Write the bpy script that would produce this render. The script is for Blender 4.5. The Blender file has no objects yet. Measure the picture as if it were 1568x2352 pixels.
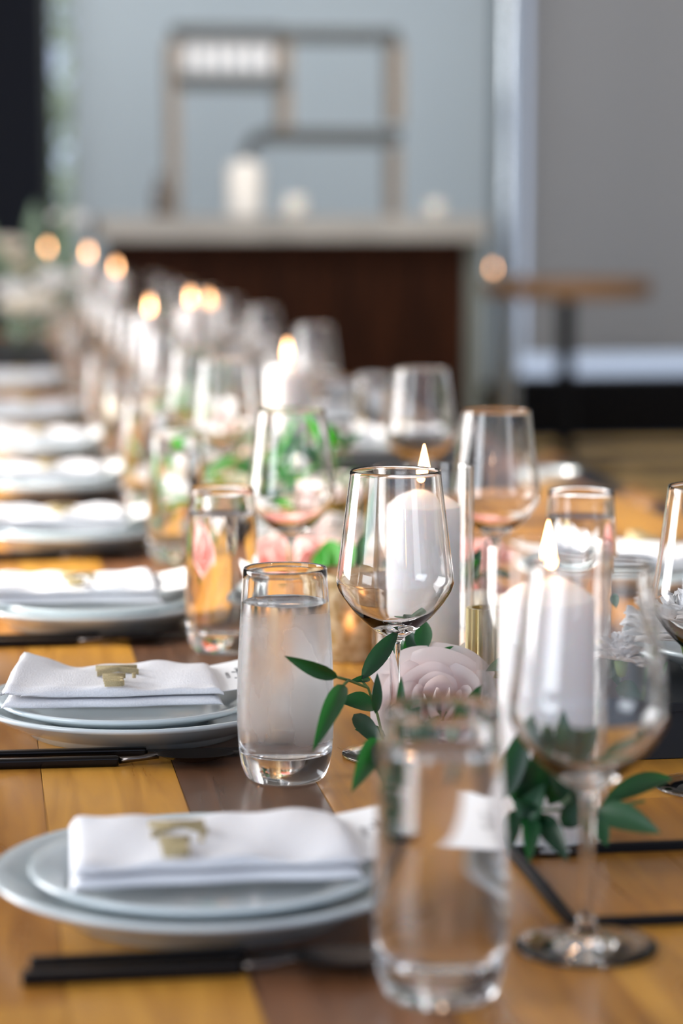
import bpy, bmesh, math, random
from mathutils import Vector, Matrix, Euler
random.seed(7)
R = math.radians
PI = math.pi
C = bpy.context.scene.collection
sc = bpy.context.scene

# ------------------------------------------------------------------ camera, light, exposure
F = 5553.0                                   # focal length in pixels of the 1568 x 2352 frame
TZ = 0.75                                    # table top height
CAM = Vector((0, 0, TZ + 0.414))
PITCH = math.atan(676 / F)
YAW = R(8.5)
cd = bpy.data.cameras.new('camera')
cam = bpy.data.objects.new('camera', cd)
C.objects.link(cam)
cam.location = CAM
cam.rotation_euler = (PI / 2 - PITCH, 0, -YAW)
cd.sensor_fit = 'VERTICAL'
cd.sensor_height = 36.0
cd.lens = F / 2352 * 36.0
cd.dof.use_dof = True
cd.dof.focus_distance = 1.85
cd.dof.aperture_fstop = 3.3
cd.clip_start = 0.05
cd.clip_end = 100
sc.camera = cam

w = bpy.data.worlds.new('sky')
sc.world = w
w.use_nodes = True
w.node_tree.nodes['Background'].inputs[0].default_value = (0.76, 0.90, 1.18, 1)
w.node_tree.nodes['Background'].inputs[1].default_value = 0.72

def area(name, loc, rot, sx, sy, power, col):
    l = bpy.data.lights.new(name, 'AREA')
    l.shape = 'RECTANGLE'; l.size = sx; l.size_y = sy; l.energy = power; l.color = col
    o = bpy.data.objects.new(name, l); C.objects.link(o)
    o.location = loc; o.rotation_euler = rot
    return o
# daylight through the left-hand windows (they stand in the openings of wall_left)
area('window_and_fill_light', (-3.05, 4.15, 1.9), (0, R(-90), 0), 2.2, 2.3, 210, (1.0, 0.98, 0.96))
area('window_and_fill_light', (-3.05, 0.3, 1.9), (0, R(-90), 0), 2.0, 1.6, 60, (0.90, 0.95, 1.0))
area('bar_fill_light', (1.2, 7.9, 3.3), (R(38), 0, 0), 2.0, 1.6, 75, (1.0, 0.98, 0.95))  # added lamp under the closed ceiling, brightens the bar top and cups
area('window_and_fill_light', (2.6, -1.3, 1.9), Vector((-2.1, 3.0, -1.1)).to_track_quat('-Z', 'Y').to_euler(), 1.0, 1.6, 12, (0.92, 0.96, 1.0))  # added lamp behind the camera at right, puts highlights on the glasses
# open sky above the yard behind the shades
area('outdoor_sky', (-1.6, 16.5, 5.2), Vector((0.3, -4.0, -3.4)).to_track_quat('-Z', 'Y').to_euler(), 5.0, 3.0, 1050, (1.0, 0.98, 1.0))
sl = bpy.data.lights.new('sun', 'SUN'); sl.energy = 8.0; sl.angle = R(6); sl.color = (1.0, 0.95, 0.88)
so_ = bpy.data.objects.new('sun', sl); C.objects.link(so_)
so_.rotation_euler = Vector((3.4, -0.7, -1.75)).to_track_quat('-Z', 'Y').to_euler()   # sunlight falling in through the middle left window

sc.view_settings.view_transform = 'Standard'
sc.view_settings.look = 'None'
sc.view_settings.gamma = 1
sc.view_settings.use_curve_mapping = False
sc.view_settings.exposure = 0.27
sc.cycles.use_denoising = True
sc.cycles.max_bounces = 20
sc.cycles.transmission_bounces = 18
sc.cycles.transparent_max_bounces = 16
sc.cycles.glossy_bounces = 6
sc.cycles.diffuse_bounces = 3
sc.cycles.sample_clamp_indirect = 8
sc.cycles.blur_glossy = 0.6

# ------------------------------------------------------------------ pixel to place helpers
_fw = Vector((math.sin(YAW) * math.cos(PITCH), math.cos(YAW) * math.cos(PITCH), -math.sin(PITCH)))
_r = Vector((math.cos(YAW), -math.sin(YAW), 0))
_u = _r.cross(_fw)
def ray(px, py):
    return _fw + _r * ((px - 784) / F) - _u * ((py - 1176) / F)
def P(px, py, Y):
    d = ray(px, py); return CAM + d * (Y / d.y)

# ------------------------------------------------------------------ materials
def mat(name, col=(0.8, 0.8, 0.8), rough=0.5, metal=0.0, **k):
    m = bpy.data.materials.new(name); m.use_nodes = True
    b = m.node_tree.nodes['Principled BSDF']
    b.inputs['Base Color'].default_value = (*col, 1)
    b.inputs['Roughness'].default_value = rough
    b.inputs['Metallic'].default_value = metal
    for kk, v in k.items():
        b.inputs[kk.replace('_', ' ')].default_value = v
    return m
def nodes(m): return m.node_tree.nodes, m.node_tree.links, m.node_tree.nodes['Principled BSDF']
def noise_col(m, c1, c2, scale=(1, 1, 1), sc_=5.0, detail=4, bump=0.0, coord='Object', lo=0.35, hi=0.65):
    n, l, b = nodes(m)
    tc = n.new('ShaderNodeTexCoord'); mp = n.new('ShaderNodeMapping'); ns = n.new('ShaderNodeTexNoise')
    cr = n.new('ShaderNodeValToRGB')
    mp.inputs['Scale'].default_value = scale
    ns.inputs['Scale'].default_value = sc_; ns.inputs['Detail'].default_value = detail
    l.new(tc.outputs[coord], mp.inputs[0]); l.new(mp.outputs[0], ns.inputs['Vector'])
    l.new(ns.outputs['Fac'], cr.inputs[0])
    cr.color_ramp.elements[0].position = lo; cr.color_ramp.elements[1].position = hi
    cr.color_ramp.elements[0].color = (*c1, 1); cr.color_ramp.elements[1].color = (*c2, 1)
    l.new(cr.outputs[0], b.inputs['Base Color'])
    if bump:
        bp = n.new('ShaderNodeBump'); bp.inputs['Strength'].default_value = bump
        bp.inputs['Distance'].default_value = 0.002
        l.new(ns.outputs['Fac'], bp.inputs['Height']); l.new(bp.outputs[0], b.inputs['Normal'])
    return m
def glass_mat(name, ior=1.45, rough=0.0, col=(1, 1, 1)):
    m = bpy.data.materials.new(name); m.use_nodes = True
    n = m.node_tree.nodes; l = m.node_tree.links
    n.remove(n['Principled BSDF'])
    g = n.new('ShaderNodeBsdfGlass'); g.inputs['IOR'].default_value = ior
    g.inputs['Roughness'].default_value = rough; g.inputs['Color'].default_value = (*col, 1)
    l.new(g.outputs[0], n['Material Output'].inputs['Surface'])
    return m
def thin_glass(name, col=(1, 1, 1), k=1.0):
    m = bpy.data.materials.new(name); m.use_nodes = True
    n = m.node_tree.nodes; l = m.node_tree.links
    n.remove(n['Principled BSDF'])
    t = n.new('ShaderNodeBsdfTransparent'); t.inputs[0].default_value = (*col, 1)
    g = n.new('ShaderNodeBsdfGlossy'); g.inputs['Roughness'].default_value = 0.03
    mx = n.new('ShaderNodeMixShader'); fr = n.new('ShaderNodeLayerWeight')
    fr.inputs['Blend'].default_value = 0.5
    pw_ = n.new('ShaderNodeMath'); pw_.operation = 'POWER'; pw_.inputs[1].default_value = 3.0
    mu = n.new('ShaderNodeMath'); mu.operation = 'MULTIPLY_ADD'; mu.inputs[1].default_value = 0.85 * k; mu.inputs[2].default_value = 0.04
    l.new(fr.outputs['Facing'], pw_.inputs[0]); l.new(pw_.outputs[0], mu.inputs[0])
    l.new(mu.outputs[0], mx.inputs[0]); l.new(t.outputs[0], mx.inputs[1]); l.new(g.outputs[0], mx.inputs[2])
    l.new(mx.outputs[0], n['Material Output'].inputs['Surface'])
    return m
def emit_mat(name, col, s):
    m = bpy.data.materials.new(name); m.use_nodes = True
    n = m.node_tree.nodes; l = m.node_tree.links
    n.remove(n['Principled BSDF'])
    e = n.new('ShaderNodeEmission'); e.inputs[0].default_value = (*col, 1); e.inputs[1].default_value = s
    l.new(e.outputs[0], n['Material Output'].inputs['Surface'])
    return m
def trans_mat(name, col, tcol, f, rough=0.6, noise=None):
    """thin translucent sheet: diffuse front plus light through the back"""
    m = bpy.data.materials.new(name); m.use_nodes = True
    n, l, b = nodes(m)
    b.inputs['Base Color'].default_value = (*col, 1); b.inputs['Roughness'].default_value = rough
    t = n.new('ShaderNodeBsdfTranslucent'); t.inputs[0].default_value = (*tcol, 1)
    mx = n.new('ShaderNodeMixShader'); mx.inputs[0].default_value = f
    l.new(b.outputs[0], mx.inputs[1]); l.new(t.outputs[0], mx.inputs[2])
    l.new(mx.outputs[0], n['Material Output'].inputs['Surface'])
    return m

M = {}
M['glass'] = glass_mat('clear_glass', 1.47)
M['waterglass'] = glass_mat('glass_with_water', 1.38)
M['water_top'] = glass_mat('water_surface', 1.34)
M['water_in'] = glass_mat('water_against_glass', 1.12)
M['thin'] = thin_glass('thin_clear_glass', k=1.0)
M['pane'] = thin_glass('window_pane', k=0.6)
# misted glass (cold tumbler)
g = glass_mat('misted_glass', 1.38)
n = g.node_tree.nodes; l = g.node_tree.links
gb = [x for x in n if x.type == 'BSDF_GLASS'][0]
tc = n.new('ShaderNodeTexCoord'); mp = n.new('ShaderNodeMapping'); mp.inputs['Scale'].default_value = (1, 1, 0.35)
ns = n.new('ShaderNodeTexNoise'); ns.inputs['Scale'].default_value = 38; ns.inputs['Detail'].default_value = 3
sx = n.new('ShaderNodeSeparateXYZ'); rp = n.new('ShaderNodeValToRGB'); mr = n.new('ShaderNodeMapRange')
l.new(tc.outputs['Object'], mp.inputs[0]); l.new(mp.outputs[0], ns.inputs['Vector'])
l.new(ns.outputs['Fac'], rp.inputs[0]); rp.color_ramp.elements[0].color = (0.22, 0.22, 0.22, 1); rp.color_ramp.elements[0].position = 0.30; rp.color_ramp.elements[1].position = 0.62
l.new(tc.outputs['Object'], sx.inputs[0])
mr.inputs['From Min'].default_value = 0.128; mr.inputs['From Max'].default_value = 0.116
l.new(sx.outputs['Z'], mr.inputs['Value'])
mr2 = n.new('ShaderNodeMapRange'); mr2.inputs['From Min'].default_value = 0.02; mr2.inputs['From Max'].default_value = 0.034
l.new(sx.outputs['Z'], mr2.inputs['Value'])
m1 = n.new('ShaderNodeMath'); m1.operation = 'MULTIPLY'; m2 = n.new('ShaderNodeMath'); m2.operation = 'MULTIPLY'; m3 = n.new('ShaderNodeMath'); m3.operation = 'MULTIPLY'
l.new(mr.outputs[0], m1.inputs[0]); l.new(mr2.outputs[0], m1.inputs[1])
l.new(rp.outputs[0], m2.inputs[0]); l.new(m1.outputs[0], m2.inputs[1])
m3.inputs[1].default_value = 0.36; l.new(m2.outputs[0], m3.inputs[0]); l.new(m3.outputs[0], gb.inputs['Roughness'])
df = n.new('ShaderNodeBsdfTranslucent'); df.inputs[0].default_value = (0.95, 0.97, 1, 1)
df2 = n.new('ShaderNodeBsdfDiffuse'); df2.inputs[0].default_value = (0.9, 0.93, 0.96, 1)
ad = n.new('ShaderNodeMixShader'); ad.inputs[0].default_value = 0.5
l.new(df.outputs[0], ad.inputs[1]); l.new(df2.outputs[0], ad.inputs[2])
mm = n.new('ShaderNodeMixShader'); m4 = n.new('ShaderNodeMath'); m4.operation = 'MULTIPLY'; m4.inputs[1].default_value = 0.30
l.new(m2.outputs[0], m4.inputs[0]); l.new(m4.outputs[0], mm.inputs[0])
l.new(gb.outputs[0], mm.inputs[1]); l.new(ad.outputs[0], mm.inputs[2])
l.new(mm.outputs[0], n['Material Output'].inputs['Surface'])
M['misted'] = g

M['china'] = mat('blue_grey_white_china', (0.67, 0.745, 0.77), 0.16, 0, Coat_Weight=0.4, Coat_Roughness=0.05)
M['linen'] = noise_col(mat('white_linen', (0.9, 0.9, 0.93), 0.85), (0.84, 0.84, 0.88), (0.93, 0.93, 0.96), sc_=900, detail=2, bump=0.35)
M['paper'] = mat('white_card', (0.92, 0.92, 0.93), 0.7)
M['ink'] = mat('black_ink', (0.05, 0.05, 0.06), 0.6)
M['gold_wood'] = noise_col(mat('gold_glitter_wood', (0.5, 0.38, 0.16), 0.5, 0.25), (0.42, 0.33, 0.17), (0.66, 0.54, 0.31), sc_=1800, detail=1, bump=0.5)
M['black_metal'] = mat('polished_black_metal', (0.02, 0.018, 0.018), 0.16, 0.85)
M['blade'] = mat('dark_steel_blade', (0.14, 0.12, 0.11), 0.22, 1.0)
M['matte_black'] = mat('matte_black', (0.006, 0.006, 0.008), 0.5, 0, Specular_IOR_Level=0.15)
M['black_box'] = mat('black_lacquer', (0.012, 0.014, 0.018), 0.5, 0, Specular_IOR_Level=0.3)
M['wax'] = mat('white_wax', (0.90, 0.88, 0.88), 0.42, 0, Subsurface_Weight=0.55, Subsurface_Scale=0.012)
M['wax'].node_tree.nodes['Principled BSDF'].inputs['Subsurface Radius'].default_value = (1.0, 0.55, 0.4)
M['wick'] = mat('burnt_wick', (0.03, 0.025, 0.02), 0.9)
M['flame'] = emit_mat('candle_flame', (1.0, 0.50, 0.22), 17)
M['gold'] = mat('brushed_gold', (0.78, 0.66, 0.36), 0.28, 1.0)
M['mercury'] = noise_col(mat('gold_mercury_glass', (0.8, 0.6, 0.3), 0.3, 0.6), (0.50, 0.32, 0.10), (0.9, 0.78, 0.55), sc_=90, detail=4, bump=0.6)
M['leaf_dark'] = trans_mat('dark_green_leaf', (0.008, 0.040, 0.020), (0.01, 0.16, 0.015), 0.2, 0.42)
M['leaf_mid'] = trans_mat('mid_green_leaf', (0.014, 0.080, 0.030), (0.02, 0.30, 0.02), 0.25, 0.45)
M['leaf_bright'] = trans_mat('bright_green_leaf', (0.04, 0.22, 0.03), (0.08, 0.6, 0.03), 0.4, 0.5)
M['leaf_grey'] = trans_mat('grey_green_leaf', (0.20, 0.29, 0.22), (0.25, 0.4, 0.2), 0.25, 0.6)
M['stem'] = mat('green_stem', (0.12, 0.20, 0.06), 0.6)
def petal_mat(name, c1, c2):
    m = trans_mat(name, c1, c2, 0.35, 0.6)
    n, l, b = nodes(m)
    tc = n.new('ShaderNodeTexCoord'); s = n.new('ShaderNodeSeparateXYZ'); r = n.new('ShaderNodeValToRGB')
    l.new(tc.outputs['Generated'], s.inputs[0]); l.new(s.outputs['Z'], r.inputs[0])
    r.color_ramp.elements[0].color = (*c2, 1); r.color_ramp.elements[1].color = (*c1, 1)
    r.color_ramp.elements[0].position = 0.15; r.color_ramp.elements[1].position = 0.85
    l.new(r.outputs[0], b.inputs['Base Color']); m.node_tree.nodes['Principled BSDF'].inputs['Subsurface Weight'].default_value = 0
    return m
M['petal_blush'] = petal_mat('blush_petal', (0.98, 0.94, 0.93), (0.95, 0.76, 0.74))
M['petal_pink'] = petal_mat('pink_petal', (0.92, 0.60, 0.56), (0.88, 0.40, 0.35))
M['petal_white'] = petal_mat('white_petal', (0.93, 0.91, 0.86), (0.92, 0.83, 0.66))
M['petal_cold'] = petal_mat('cool_white_petal', (0.97, 0.97, 0.98), (0.93, 0.94, 0.95))

def plank_mat(name, c1, c2):
    m = mat(name, c1, 0.26, 0, Coat_Weight=0.08, Coat_Roughness=0.12, Specular_IOR_Level=0.35)
    n, l, b = nodes(m)
    tc = n.new('ShaderNodeTexCoord'); mp = n.new('ShaderNodeMapping'); ns = n.new('ShaderNodeTexNoise')
    oi = n.new('ShaderNodeObjectInfo'); va = n.new('ShaderNodeVectorMath'); va.operation = 'ADD'
    mul = n.new('ShaderNodeMath'); mul.operation = 'MULTIPLY'; mul.inputs[1].default_value = 37
    l.new(oi.outputs['Random'], mul.inputs[0])
    l.new(tc.outputs['Object'], va.inputs[0]); l.new(mul.outputs[0], va.inputs[1]); l.new(va.outputs[0], mp.inputs[0])
    mp.inputs['Scale'].default_value = (28, 2.2, 8)
    ns.inputs['Scale'].default_value = 1.5; ns.inputs['Detail'].default_value = 7; ns.inputs['Distortion'].default_value = 1.2
    l.new(mp.outputs[0], ns.inputs['Vector'])
    r = n.new('ShaderNodeValToRGB'); r.color_ramp.elements[0].position = 0.30; r.color_ramp.elements[1].position = 0.70
    r.color_ramp.elements[0].color = (*c2, 1); r.color_ramp.elements[1].color = (*c1, 1)
    l.new(ns.outputs['Fac'], r.inputs[0]); l.new(r.outputs[0], b.inputs['Base Color'])
    ru = n.new('ShaderNodeMapRange'); ru.inputs['To Min'].default_value = 0.22; ru.inputs['To Max'].default_value = 0.38
    l.new(ns.outputs['Fac'], ru.inputs['Value']); l.new(ru.outputs[0], b.inputs['Roughness'])
    return m
PL = [plank_mat('honey_teak', (0.70, 0.345, 0.055), (0.46, 0.20, 0.028)),
      plank_mat('amber_teak', (0.54, 0.24, 0.038), (0.32, 0.125, 0.02)),
      plank_mat('brown_teak', (0.27, 0.115, 0.05), (0.15, 0.062, 0.028)),
      plank_mat('dark_teak', (0.17, 0.078, 0.040), (0.09, 0.042, 0.022))]

# ------------------------------------------------------------------ mesh helpers
def mesh_from(name, bm, mats, smooth=True):
    me = bpy.data.meshes.new(name); bm.to_mesh(me); bm.free()
    for m in (mats if isinstance(mats, (list, tuple)) else [mats]): me.materials.append(m)
    if smooth:
        for p in me.polygons: p.use_smooth = True
    return me
def link(name, me, parent=None, loc=(0, 0, 0), rot=(0, 0, 0), scale=None):
    o = bpy.data.objects.new(name, me); C.objects.link(o)
    o.location = loc; o.rotation_euler = rot
    if scale is not None: o.scale = scale
    if parent: o.parent = parent
    return o
def tag(o, label=None, cat=None, group=None, kind=None):
    if label: o['label'] = label
    if cat: o['category'] = cat
    if group: o['group'] = group
    if kind: o['kind'] = kind
    return o
def empty(name, loc, label, cat, group=None, rz=0):
    o = bpy.data.objects.new(name, None); C.objects.link(o)
    o.empty_display_size = 0.05
    o.location = loc; o.rotation_euler = (0, 0, rz)
    return tag(o, label, cat, group)
def lathe_bm(prof, seg=64, bm=None, mi=0):
    bm = bm or bmesh.new()
    rings = []
    for r, z in prof:
        if r < 1e-6: rings.append([bm.verts.new((0, 0, z))])
        else: rings.append([bm.verts.new((r * math.cos(2 * PI * i / seg), r * math.sin(2 * PI * i / seg), z)) for i in range(seg)])
    for a, b in zip(rings, rings[1:]):
        for i in range(seg):
            j = (i + 1) % seg
            if len(a) == 1 and len(b) == 1: continue
            if len(a) == 1: f = bm.faces.new((a[0], b[j], b[i]))
            elif len(b) == 1: f = bm.faces.new((a[i], a[j], b[0]))
            else: f = bm.faces.new((a[i], a[j], b[j], b[i]))
            f.material_index = mi
    return bm
def smooth_prof(pts, n=6):
    """Catmull-Rom through profile points"""
    out = []
    P_ = [Vector(p) for p in pts]
    for i in range(len(P_) - 1):
        p0 = P_[max(i - 1, 0)]; p1 = P_[i]; p2 = P_[i + 1]; p3 = P_[min(i + 2, len(P_) - 1)]
        for k in range(n):
            t = k / n
            v = 0.5 * ((2 * p1) + (p2 - p0) * t + (2 * p0 - 5 * p1 + 4 * p2 - p3) * t * t + (-p0 + 3 * p1 - 3 * p2 + p3) * t ** 3)
            out.append((max(v[0], 0), v[1]))
    out.append(tuple(pts[-1]))
    return out
def box_bm(x0, x1, y0, y1, z0, z1, bm=None, bev=0):
    own = bmesh.new()
    bmesh.ops.create_cube(own, size=1)
    for v in own.verts:
        v.co = Vector(((x0 + x1) / 2 + v.co.x * (x1 - x0), (y0 + y1) / 2 + v.co.y * (y1 - y0), (z0 + z1) / 2 + v.co.z * (z1 - z0)))
    if bev: bmesh.ops.bevel(own, geom=own.edges[:], offset=bev, segments=2, affect='EDGES', profile=0.7)
    if bm is None: return own
    t = bpy.data.meshes.new('t'); own.to_mesh(t); own.free(); bm.from_mesh(t); bpy.data.meshes.remove(t)
    return bm
def tube_bm(pts, rad, seg=8, bm=None, caps=True):
    bm = bm or bmesh.new()
    pts = [Vector(p) for p in pts]
    if not isinstance(rad, (list, tuple)): rad = [rad] * len(pts)
    rings = []; up = Vector((0, 0, 1))
    for i, p in enumerate(pts):
        d = (pts[min(i + 1, len(pts) - 1)] - pts[max(i - 1, 0)]).normalized()
        a = d.cross(up)
        if a.length < 0.05: a = d.cross(Vector((1, 0, 0)))
        a.normalize(); b = d.cross(a).normalized()
        rings.append([bm.verts.new(p + (a * math.cos(2 * PI * k / seg) + b * math.sin(2 * PI * k / seg)) * rad[i]) for k in range(seg)])
    for A, B in zip(rings, rings[1:]):
        for k in range(seg):
            bm.faces.new((A[k], A[(k + 1) % seg], B[(k + 1) % seg], B[k]))
    if caps:
        bm.faces.new(rings[0][::-1]); bm.faces.new(rings[-1])
    bmesh.ops.recalc_face_normals(bm, faces=bm.faces[:])
    return bm
def part_box(name, x0, x1, y0, y1, z0, z1, m, parent=None, bev=0.0):
    """box object whose origin is its centre"""
    c = ((x0 + x1) / 2, (y0 + y1) / 2, (z0 + z1) / 2)
    bm = box_bm(x0 - c[0], x1 - c[0], y0 - c[1], y1 - c[1], z0 - c[2], z1 - c[2], bev=bev)
    return link(name, mesh_from(name, bm, m, False), parent, c)

# ------------------------------------------------------------------ room shell
M['floor'] = mat('tan_floor_board', (0.36, 0.28, 0.17), 0.5)
noise_col(M['floor'], (0.74, 0.46, 0.13), (0.92, 0.60, 0.20), scale=(1, 12, 1), sc_=2.0)
M['navy'] = mat('navy_black_paint', (0.010, 0.013, 0.024), 0.7, 0, Specular_IOR_Level=0.2)
M['ceiling'] = mat('grey_ceiling', (0.45, 0.45, 0.46), 0.9)
M['plaster'] = mat('grey_plaster', (0.55, 0.55, 0.55), 0.85)
M['frame'] = mat('dark_aluminium', (0.03, 0.035, 0.035), 0.35, 0.6)
M['shade'] = trans_mat('grey_shade_fabric', (0.44, 0.47, 0.48), (0.60, 0.645, 0.66), 0.55, 0.9)
M['shade_dim'] = trans_mat('dim_grey_shade_fabric', (0.40, 0.405, 0.40), (0.57, 0.565, 0.56), 0.48, 0.9)  # darker copy of the shade fabric, weaker daylight put into its colour
XL, XR, YN, YF, ZC = -3.2, 5.6, -2.0, 12.4, 3.4
fl = tag(bpy.data.objects.new('floor', None), kind='structure'); C.objects.link(fl)
base = link('floor_base', mesh_from('floor_base', box_bm(XL, XR, YN, YF, -0.12, -0.012), mat('floor_joint', (0.12, 0.09, 0.05), 0.8), False), fl)
bw = 0.22
k = 0; y = 3.0
bd_me = mesh_from('floor_board', box_bm(-2.18, 2.18, -bw / 2 + 0.004, bw / 2 - 0.004, -0.012, 0, bev=0.002), M['floor'], False)
while y < YF:
    off = (k % 3) * 1.2
    for xx in (-1.6 + off, 2.8 + off):
        link('floor_board', bd_me, fl, (min(max(xx, XL + 2.2), XR - 2.2) if 0 else xx, y, 0)) if xx + 2.18 < XR and xx - 2.18 > XL else None
    y += bw; k += 1
tag(part_box('ceiling', XL, XR, YN, YF, ZC, ZC + 0.12, M['ceiling']), kind='structure')
tag(part_box('wall_right', XR, XR + 0.15, YN, YF, 0, ZC, M['plaster']), kind='structure')
# left wall: piers, sill and head around three big windows
wl = tag(bpy.data.objects.new('wall_left', None), kind='structure'); C.objects.link(wl)
part_box('sill_wall', XL - 0.15, XL, YN, YF, 0, 0.6, M['plaster'], wl)
part_box('head_wall', XL - 0.15, XL, YN, YF, 3.1, ZC, M['plaster'], wl)
for a, b in ((YN, -0.8), (1.3, 3.0), (5.3, YF)):
    part_box('pier', XL - 0.15, XL, a, b, 0.6, 3.1, M['plaster'], wl)
# far wall: navy pier at the left, black sill wall, head, mullions, panes
wf = tag(bpy.data.objects.new('wall_far', None), kind='structure'); C.objects.link(wf)
def XF(px, Y=YF): return P(px, 700, Y).x
xg1, xg2, xg3, xg4 = XF(108), XF(185), XF(1120), XF(1200)
part_box('pier', XL, xg1, YF, YF + 0.2, 0, ZC, M['navy'], wf)
part_box('sill_wall', xg1, XR, YF, YF + 0.2, 0, 0.335, M['matte_black'], wf)
part_box('head_wall', xg1, XR, YF, YF + 0.2, 3.0, ZC, M['plaster'], wf)
w1 = tag(bpy.data.objects.new('window_1', None), kind='structure'); C.objects.link(w1)
for a in (xg1, xg3 + 0.01, 4.6):
    part_box('mullion', a, a + 0.045, YF + 0.02, YF + 0.14, 0.335, 3.0, M['frame'], w1)
part_box('pane', xg1, XR, YF + 0.075, YF + 0.081, 0.335, 3.0, M['pane'], w1)
for nm, a, b, z0, lab in (('roller_shade', xg2 - 0.03, xg3, 0.3, 'wide pale roller shade hanging behind the marble topped bar'),
                          ('roller_shade', xg4, XR - 0.05, 0.455, 'grey roller shade hanging at the right behind the small round table')):
    rs = empty(nm, ((a + b) / 2, YF - 0.06, z0), lab, 'shade', 'roller shades')
    ms = M['shade'] if z0 < 0.4 else M['shade_dim']
    part_box('fabric', -(b - a) / 2, (b - a) / 2, -0.002, 0.002, 0.02, 3.0 - z0, ms, rs)
    part_box('bottom_bar', -(b - a) / 2, (b - a) / 2, -0.012, 0.012, 0.0, 0.02, ms, rs)
    part_box('cassette', -(b - a) / 2, (b - a) / 2, -0.05, 0.05, 3.0 - z0, 3.08 - z0, M['frame'], rs)

# polished steel column between the shades
sp = P(1163, 700, 11.9)
M['chrome'] = mat('polished_steel', (0.62, 0.68, 0.72), 0.18, 1.0)
col = empty('steel_column', (sp.x, 11.9, 0), 'slim polished steel column between the two shades right of the bar', 'column')
link('shaft', mesh_from('shaft', lathe_bm([(0.066, 0.02), (0.066, 3.38)], 32), M['chrome']), col)
link('base_ring', mesh_from('base_ring', lathe_bm([(0, 0), (0.10, 0), (0.10, 0.015), (0.066, 0.02)], 32), M['chrome']), col)

# shrubs outdoors seen in the gap beside the navy pier and under the shade
def shrub(loc, r, h, n, m, label):
    bm = bmesh.new()
    for _ in range(n):
        a = random.uniform(0, 2 * PI); rr = r * math.sqrt(random.random()); z = random.uniform(0.05, h)
        c = Vector((rr * math.cos(a), rr * math.sin(a), z)); s = random.uniform(0.04, 0.08)
        e = Euler((random.uniform(0, PI), random.uniform(0, PI), random.uniform(0, PI))).to_matrix()
        vs = [bm.verts.new(c + e @ Vector(v)) for v in ((-s, 0, 0), (0, -s * .45, 0.01), (s, 0, 0), (0, s * .45, 0.01))]
        bm.faces.new(vs)
    o = empty('shrub', loc, label, 'shrub')
    lf = link('foliage', mesh_from('foliage', bm, m, False), o); lf['kind'] = 'stuff'
    tb = bmesh.new()
    for k in range(6):
        a = k * 1.1
        tube_bm([(0.03 * math.cos(a), 0.03 * math.sin(a), 0), (r * .5 * math.cos(a), r * .5 * math.sin(a), h * .8)], [0.02, 0.006], 6, tb)
    link('stems', mesh_from('branches', tb, M['stem']), o).name = 'branch_cluster'
M['hedge'] = trans_mat('outdoor_leaf', (0.12, 0.16, 0.10), (0.20, 0.25, 0.14), 0.4, 0.6)
shrub((XF(150, 14.0), 14.0, 0), 0.45, 2.6, 1500, M['hedge'], 'tall green shrub outdoors, seen in the narrow gap beside the navy pier')
gm = mat('grey_paving', (0.22, 0.26, 0.32), 0.8)
tag(part_box('ground', XL - 4, XR + 4, YF + 0.25, 24, -0.15, -0.01, gm), kind='structure')

# ------------------------------------------------------------------ bar with shelf unit
YB = 9.4
M['marble'] = noise_col(mat('pale_stone', (0.6, 0.58, 0.55), 0.3), (0.30, 0.29, 0.27), (0.40, 0.385, 0.36), sc_=3)
M['bar_wood'] = noise_col(mat('dark_walnut', (0.03, 0.012, 0.006), 0.6, 0, Specular_IOR_Level=0.1), (0.014, 0.004, 0.0015), (0.036, 0.011, 0.004), scale=(8, 1, 1), sc_=2)
M['grey_leg'] = mat('grey_green_paint', (0.16, 0.18, 0.165), 0.5)
bl, br = P(225, 520, YB).x, P(1118, 520, YB).x
bt = P(700, 497, YB).z; bb = P(700, 553, YB).z
bar = empty('bar_counter', ((bl + br) / 2, YB + 0.35, 0), 'dark walnut bar counter with a pale stone top in front of the shade', 'bar')
hx = (br - bl) / 2
part_box('stone_top', -hx, hx, -0.35, 0.35, bb, bt, M['marble'], bar, 0.006)
wl_ = P(262, 600, YB).x - (bl + br) / 2; wr_ = P(1082, 600, YB).x - (bl + br) / 2
pn = 5; pw = (wr_ - wl_) / pn
for i in range(pn):
    part_box('front_panel', wl_ + i * pw + 0.004, wl_ + (i + 1) * pw - 0.004, -0.25, -0.225, 0.08, bb, M['bar_wood'], bar, 0.003)
part_box('carcass', wl_, wr_, -0.224, 0.3, 0.06, bb - 0.001, M['matte_black'], bar)
part_box('plinth', wl_ + 0.02, wr_ - 0.02, -0.2, 0.28, 0, 0.06, M['matte_black'], bar)
part_box('end_post', wr_ + 0.003, wr_ + 0.065, -0.25, 0.3, 0, bb, M['grey_leg'], bar)
# bent metal shelf frame standing on the bar
YS = YB + 0.30
M['frame_metal'] = mat('grey_bronze_metal', (0.085, 0.09, 0.088), 0.5, 0.2)
M['frame_wood'] = mat('pale_brown_wood', (0.30, 0.25, 0.20), 0.6)
def S(px, py, dy=0): p = P(px, py, YS); return Vector((p.x, YS + dy, p.z))
sh = empty('display_shelf', (S(650, 400).x, YS, bt), 'open bent metal display shelf standing on the bar top', 'shelf')
o0 = Vector((S(650, 400).x, YS, bt))
def sbox(name, x0, x1, y0, y1, m, d0=-0.1, d1=0.1):
    a = S(x0, y0) - o0; b = S(x1, y1) - o0
    return part_box(name, min(a.x, b.x), max(a.x, b.x), d0, d1, max(min(a.z, b.z), 0.0), max(a.z, b.z), m, sh, 0.004)
for a, b, c, d in ((381, 410, 96, 499), (636, 664, 100, 297), (890, 918, 105, 285), (890, 912, 340, 499)):
    sbox('post', a, b, c, d, M['frame_wood'], -0.09, 0.09)
sbox('shelf_board', 395, 655, 172, 206, M['frame_metal'])
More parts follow.
